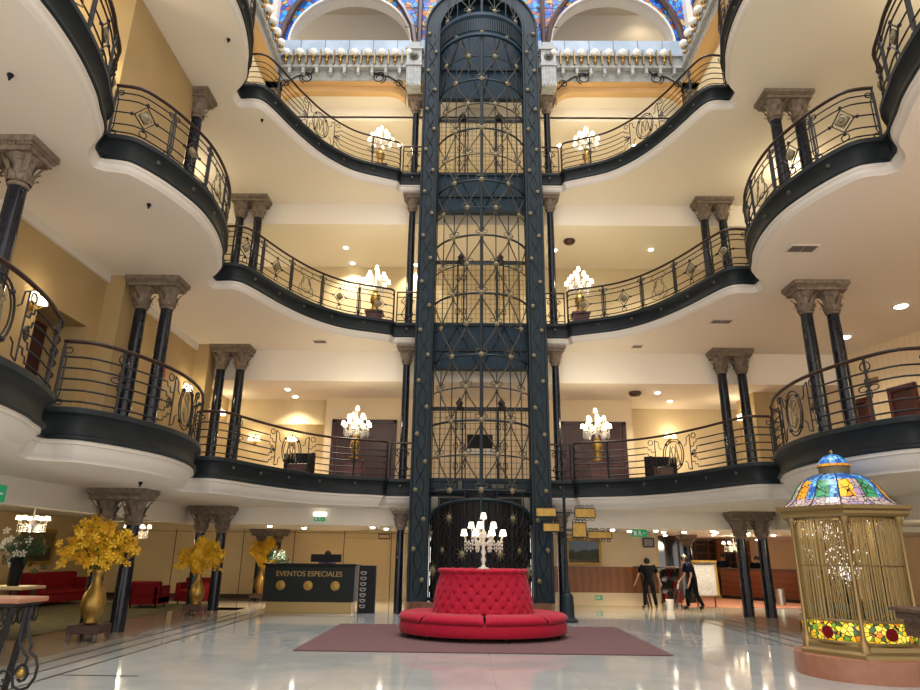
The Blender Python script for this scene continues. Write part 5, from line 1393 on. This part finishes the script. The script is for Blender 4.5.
for k, (x, y) in enumerate(((11.6, 32.6), (14.3, 29.0))):
    mb = MB().box(x-.16, x+.16, y-.16, y+.16, .02, 2.45); mb.box(x-.22, x+.22, y-.22, y+.22, .02, .2); mb.box(x-.22, x+.22, y-.22, y+.22, 2.3, 2.45)
    solo(mb, 'wood_pilaster', M['wood'], 'orange-brown wooden pilaster behind the reception counter, %s' % ('left of the columns' if k == 0 else 'beside the aviary'), 'pilaster', origin=(x,y,.02))
sh = thing('key_shelf', (11.3, 33.2, 0), 'dark glazed shelf wall behind the receptionist', 'shelf')
MB().box(9.3, 13.2, 33.35, 33.5, .02, 2.4).build('back', M['wood_dark'], sh)
mb = MB()
for k in range(7): mb.box(9.3+k*.65-.03, 9.3+k*.65+.03, 33.05, 33.35, .02, 2.4)
for k in range(6): mb.box(9.3, 13.2, 33.05, 33.35, .4*k+.2, .4*k+.24)
mb.build('compartments', M['wood'], sh)

# ------------------------------------------------------------------ people
def person(name, loc, rz, lab, pose, shirt, trousers, hair, height=1.7, hands=True):
    """front is -y; pose = dict of joints"""
    root = thing('person', loc, lab, 'person', None, rz); k = height/1.72
    J = dict(pelvis=(0,0,.93), waist=(0,-.0,1.08), chest=(0,-.02,1.30), neck=(0,-.02,1.47), jaw=(0,-.05,1.53), head=(0,-.04,1.63), crown=(0,-.03,1.70))
    for s_, n in ((-1,'l'),(1,'r')):
        J[n+'hip'] = (s_*.10,0,.90); J[n+'knee'] = (s_*.12,-.03,.49); J[n+'ank'] = (s_*.13,.02,.08); J[n+'toe'] = (s_*.15,-.15,.035)
        J[n+'sho'] = (s_*.205,0,1.41); J[n+'elb'] = (s_*.27,.02,1.12); J[n+'wri'] = (s_*.27,-.08,.87)
    J.update(pose)
    J['collar'] = tuple(Vector(J['chest']).lerp(Vector(J['neck']), .72))
    for n in 'lr': J[n+'slv'] = tuple(Vector(J[n+'sho']).lerp(Vector(J[n+'elb']), .85))
    R0 = dict(pelvis=.125, waist=.115, chest=.135, neck=.055, jaw=.065, head=.09, crown=.06, hip=.09, knee=.058, ank=.042, toe=.035, collar=.075, slv=.05, sho=.072, elb=.043, wri=.028, palm=.035)
    def chain(nm, edges, m, extra=0., shr=1., parent=root, keep=None, fingers=False):
        names = []; 
        for a_, b_ in edges:
            for q in (a_, b_):
                if q not in names: names.append(q)
        vs_ = [Vector(J[q])*k for q in names]; rad = [(R0.get(q, R0.get(q[1:], .05))*(shr if q not in ('lwri','rwri','neck','jaw','head','crown','lelb','relb') else 1)+extra)*k for q in names]
        ed = [(names.index(a_), names.index(b_)) for a_, b_ in edges]
        if fingers:
            for n in ('l','r'):
                if n+'wri' not in names: continue
                w = Vector(J[n+'wri'])*k; e = Vector(J[n+'elb'])*k; d_ = (w-e).normalized(); sd = Vector((1,0,0)) if abs(d_.x) < .8 else Vector((0,1,0))
                pi_ = len(vs_); vs_.append(w+d_*.055*k); rad.append(.03*k); ed.append((names.index(n+'wri'), pi_))
                for fi, (off, ln_) in enumerate(((-.034,.07),(-.012,.085),(.012,.08),(.034,.062))):
                    i0 = len(vs_); vs_.append(w+d_*.1*k+sd*off*k); rad.append(.010*k); ed.append((pi_, i0))
                    vs_.append(w+d_*(.1+ln_)*k+sd*off*1.1*k+Vector((0,-.02,0))*k); rad.append(.008*k); ed.append((i0, i0+1))
                i0 = len(vs_); vs_.append(w+d_*.06*k-sd*.05*k+Vector((0,-.02,0))*k); rad.append(.010*k); ed.append((pi_, i0)); vs_.append(w+d_*.1*k-sd*.065*k+Vector((0,-.03,0))*k); rad.append(.009*k); ed.append((i0, i0+1))
        me = bpy.data.meshes.new(nm); me.from_pydata([tuple(v_) for v_ in vs_], ed, []); 
        o = bpy.data.objects.new(nm, me); C.objects.link(o)
        md = o.modifiers.new('skin', 'SKIN'); md.use_smooth_shade = True
        if not me.skin_vertices: 
            bpy.context.view_layer.objects.active = o
            bpy.ops.mesh.customdata_skin_add() if hasattr(bpy.ops.mesh, 'customdata_skin_add') else None
        for sv, r_ in zip(me.skin_vertices[0].data, rad): sv.radius = (r_, r_)
        me.skin_vertices[0].data[0].use_root = True
        sb = o.modifiers.new('sub', 'SUBSURF'); sb.levels = 1; sb.render_levels = 1
        dg = bpy.context.evaluated_depsgraph_get(); me2 = bpy.data.meshes.new_from_object(o.evaluated_get(dg))
        bpy.data.objects.remove(o)
        for p_ in me2.polygons: p_.use_smooth = True
        me2.materials.clear(); me2.materials.append(m)
        o2 = bpy.data.objects.new(nm, me2); C.objects.link(o2); o2.parent = parent; return o2
    legs = [('pelvis','lhip'),('lhip','lknee'),('lknee','lank'),('lank','ltoe'),('pelvis','rhip'),('rhip','rknee'),('rknee','rank'),('rank','rtoe')]
    trunk = [('pelvis','waist'),('waist','chest'),('chest','neck'),('neck','jaw'),('jaw','head'),('head','crown')]
    arms = [('chest','lsho'),('lsho','lelb'),('lelb','lwri'),('chest','rsho'),('rsho','relb'),('relb','rwri')]
    body = chain('body', trunk+arms+legs, M['skin'], shr=.72, fingers=hands)
    # face relief joined onto the head: nose, ears, eyes
    hd = Vector(J['head'])*k; fwd = (Vector(J['jaw'])-Vector(J['neck'])); 
    chain('shirt', [('pelvis','waist'),('waist','chest'),('chest','collar'),('chest','lsho'),('lsho','lslv'),('chest','rsho'),('rsho','rslv')], shirt, .03)
    chain('trousers', legs[:3]+legs[4:7]+[('pelvis','waist')], trousers, .022)
    chain('shoe', [('lank','ltoe')], M['black'], .015); chain('shoe', [('rank','rtoe')], M['black'], .015)
    mb = MB(); c_ = Vector(J['head'])*k
    cr = Vector(J['crown'])*k; upv = (cr-Vector(J['jaw'])*k).normalized()
    mb.sphere(tuple(c_+upv*.025*k+Vector((0,.018,0))*k), .108*k, 14, 9, 1.05)
    hr = mb.build('hair', hair, root, True, world=False)
    mb = MB(); ctr = c_-upv*.02*k
    mb.sphere(tuple(ctr+Vector((0,-.098,-.005))*k), .018*k, 8, 6, 1.5)
    for s_ in (-1,1): mb.sphere(tuple(ctr+Vector((s_*.098,.0,.0))*k), .024*k, 8, 6, 1.3)
    mb.build('face', M['skin'], body, True, world=False)
    mb = MB()
    for s_ in (-1,1): mb.sphere(tuple(ctr+Vector((s_*.034,-.088,.02))*k), .011*k, 6, 5)
    mb.build('eyes', M['hair'], body, True, world=False)
    return root
# man in black, seen from behind, head bowed, arms out carrying things
person('person', (5.72, 23.35, 0.002), pi, 'man in black T-shirt and trousers seen from behind at the folding table',
       dict(lsho=(-.22,0,1.41), rsho=(.22,0,1.41), lelb=(-.34,-.05,1.14), lwri=(-.44,-.16,.88), relb=(.34,-.05,1.14), rwri=(.44,-.16,.88), lank=(-.2,.05,.08), ltoe=(-.24,-.12,.035), rank=(.2,.0,.08), rtoe=(.24,-.16,.035), lknee=(-.16,-.02,.49), rknee=(.16,-.05,.49), neck=(0,-.05,1.45), jaw=(0,-.1,1.50), head=(0,-.11,1.58), crown=(0,-.1,1.65)),
       M['cloth_black'], M['cloth_black'], M['hair'], 1.6)
# man in navy walking left, leaning forward
person('person', (7.08, 23.0, 0.002), -pi/2, 'grey-haired man in dark navy uniform leaning forward towards the folding table',
       dict(chest=(0,-.12,1.28), waist=(0,-.03,1.08), neck=(0,-.20,1.43), jaw=(0,-.26,1.48), head=(0,-.26,1.57), crown=(0,-.25,1.64), lsho=(-.19,-.14,1.38), rsho=(.19,-.14,1.38), lelb=(-.25,-.18,1.08), lwri=(-.2,-.34,.9), relb=(.24,-.12,1.08), rwri=(.22,-.2,.82), lank=(-.1,-.18,.08), ltoe=(-.1,-.36,.035), lknee=(-.1,-.2,.5), rank=(.1,.24,.1), rtoe=(.1,.08,.035), rknee=(.1,.04,.48)),
       M['cloth_navy'], M['cloth_black'], M['hair_grey'], 1.74)
# receptionists behind the counter
def standing(x, y, rz, lab, shirt, hair, h=1.72): return person('person', (x,y,.02), rz, lab, dict(lelb=(-.27,-.08,1.14), lwri=(-.15,-.3,1.14), relb=(.27,-.08,1.14), rwri=(.15,-.3,1.14)), shirt, M['cloth_black'], hair, h)
standing(10.86, 30.4, -.5, 'receptionist in a dark suit standing behind the reception counter left of the columns', M['cloth_navy'], M['hair'], 1.74)
standing(11.95, 29.4, -.5, 'second receptionist in black behind the counter, seen between the two right columns', M['cloth_black'], M['hair'], 1.66)
person('person', (-4.68, 21.25, .002), 0, 'person in a purple top standing behind the black monitor at the event desk',
       dict(lelb=(-.27,-.04,1.14), lwri=(-.16,-.22,1.12), relb=(.27,-.04,1.14), rwri=(.16,-.22,1.12)), mat('purple_cloth', (.09,.05,.16), .8), M['cloth_black'], M['hair'], 1.66)

# ------------------------------------------------------------------ light
w = bpy.data.worlds.new('world'); SC.world = w; w.use_nodes = True
bg = w.node_tree.nodes['Background']; bg.inputs['Color'].default_value = (1., .94, .87, 1); bg.inputs['Strength'].default_value = 1.45
l = bpy.data.lights.new('skylight', 'AREA'); l.shape = 'RECTANGLE'; l.size = 11; l.size_y = 13; l.energy = 6500; l.color = (.80, .89, 1.)
o = bpy.data.objects.new('skylight_daylight', l); C.objects.link(o); o.location = (0, 11, 42)
SC.view_settings.view_transform = 'Standard'; SC.view_settings.look = 'None'; SC.view_settings.gamma = 1; SC.view_settings.use_curve_mapping = False
SC.view_settings.exposure = 0.5
SC.cycles.use_denoising = True
SC.cycles.max_bounces = 6; SC.cycles.diffuse_bounces = 3; SC.cycles.glossy_bounces = 3; SC.cycles.transmission_bounces = 3
SC.cycles.sample_clamp_indirect = 6.
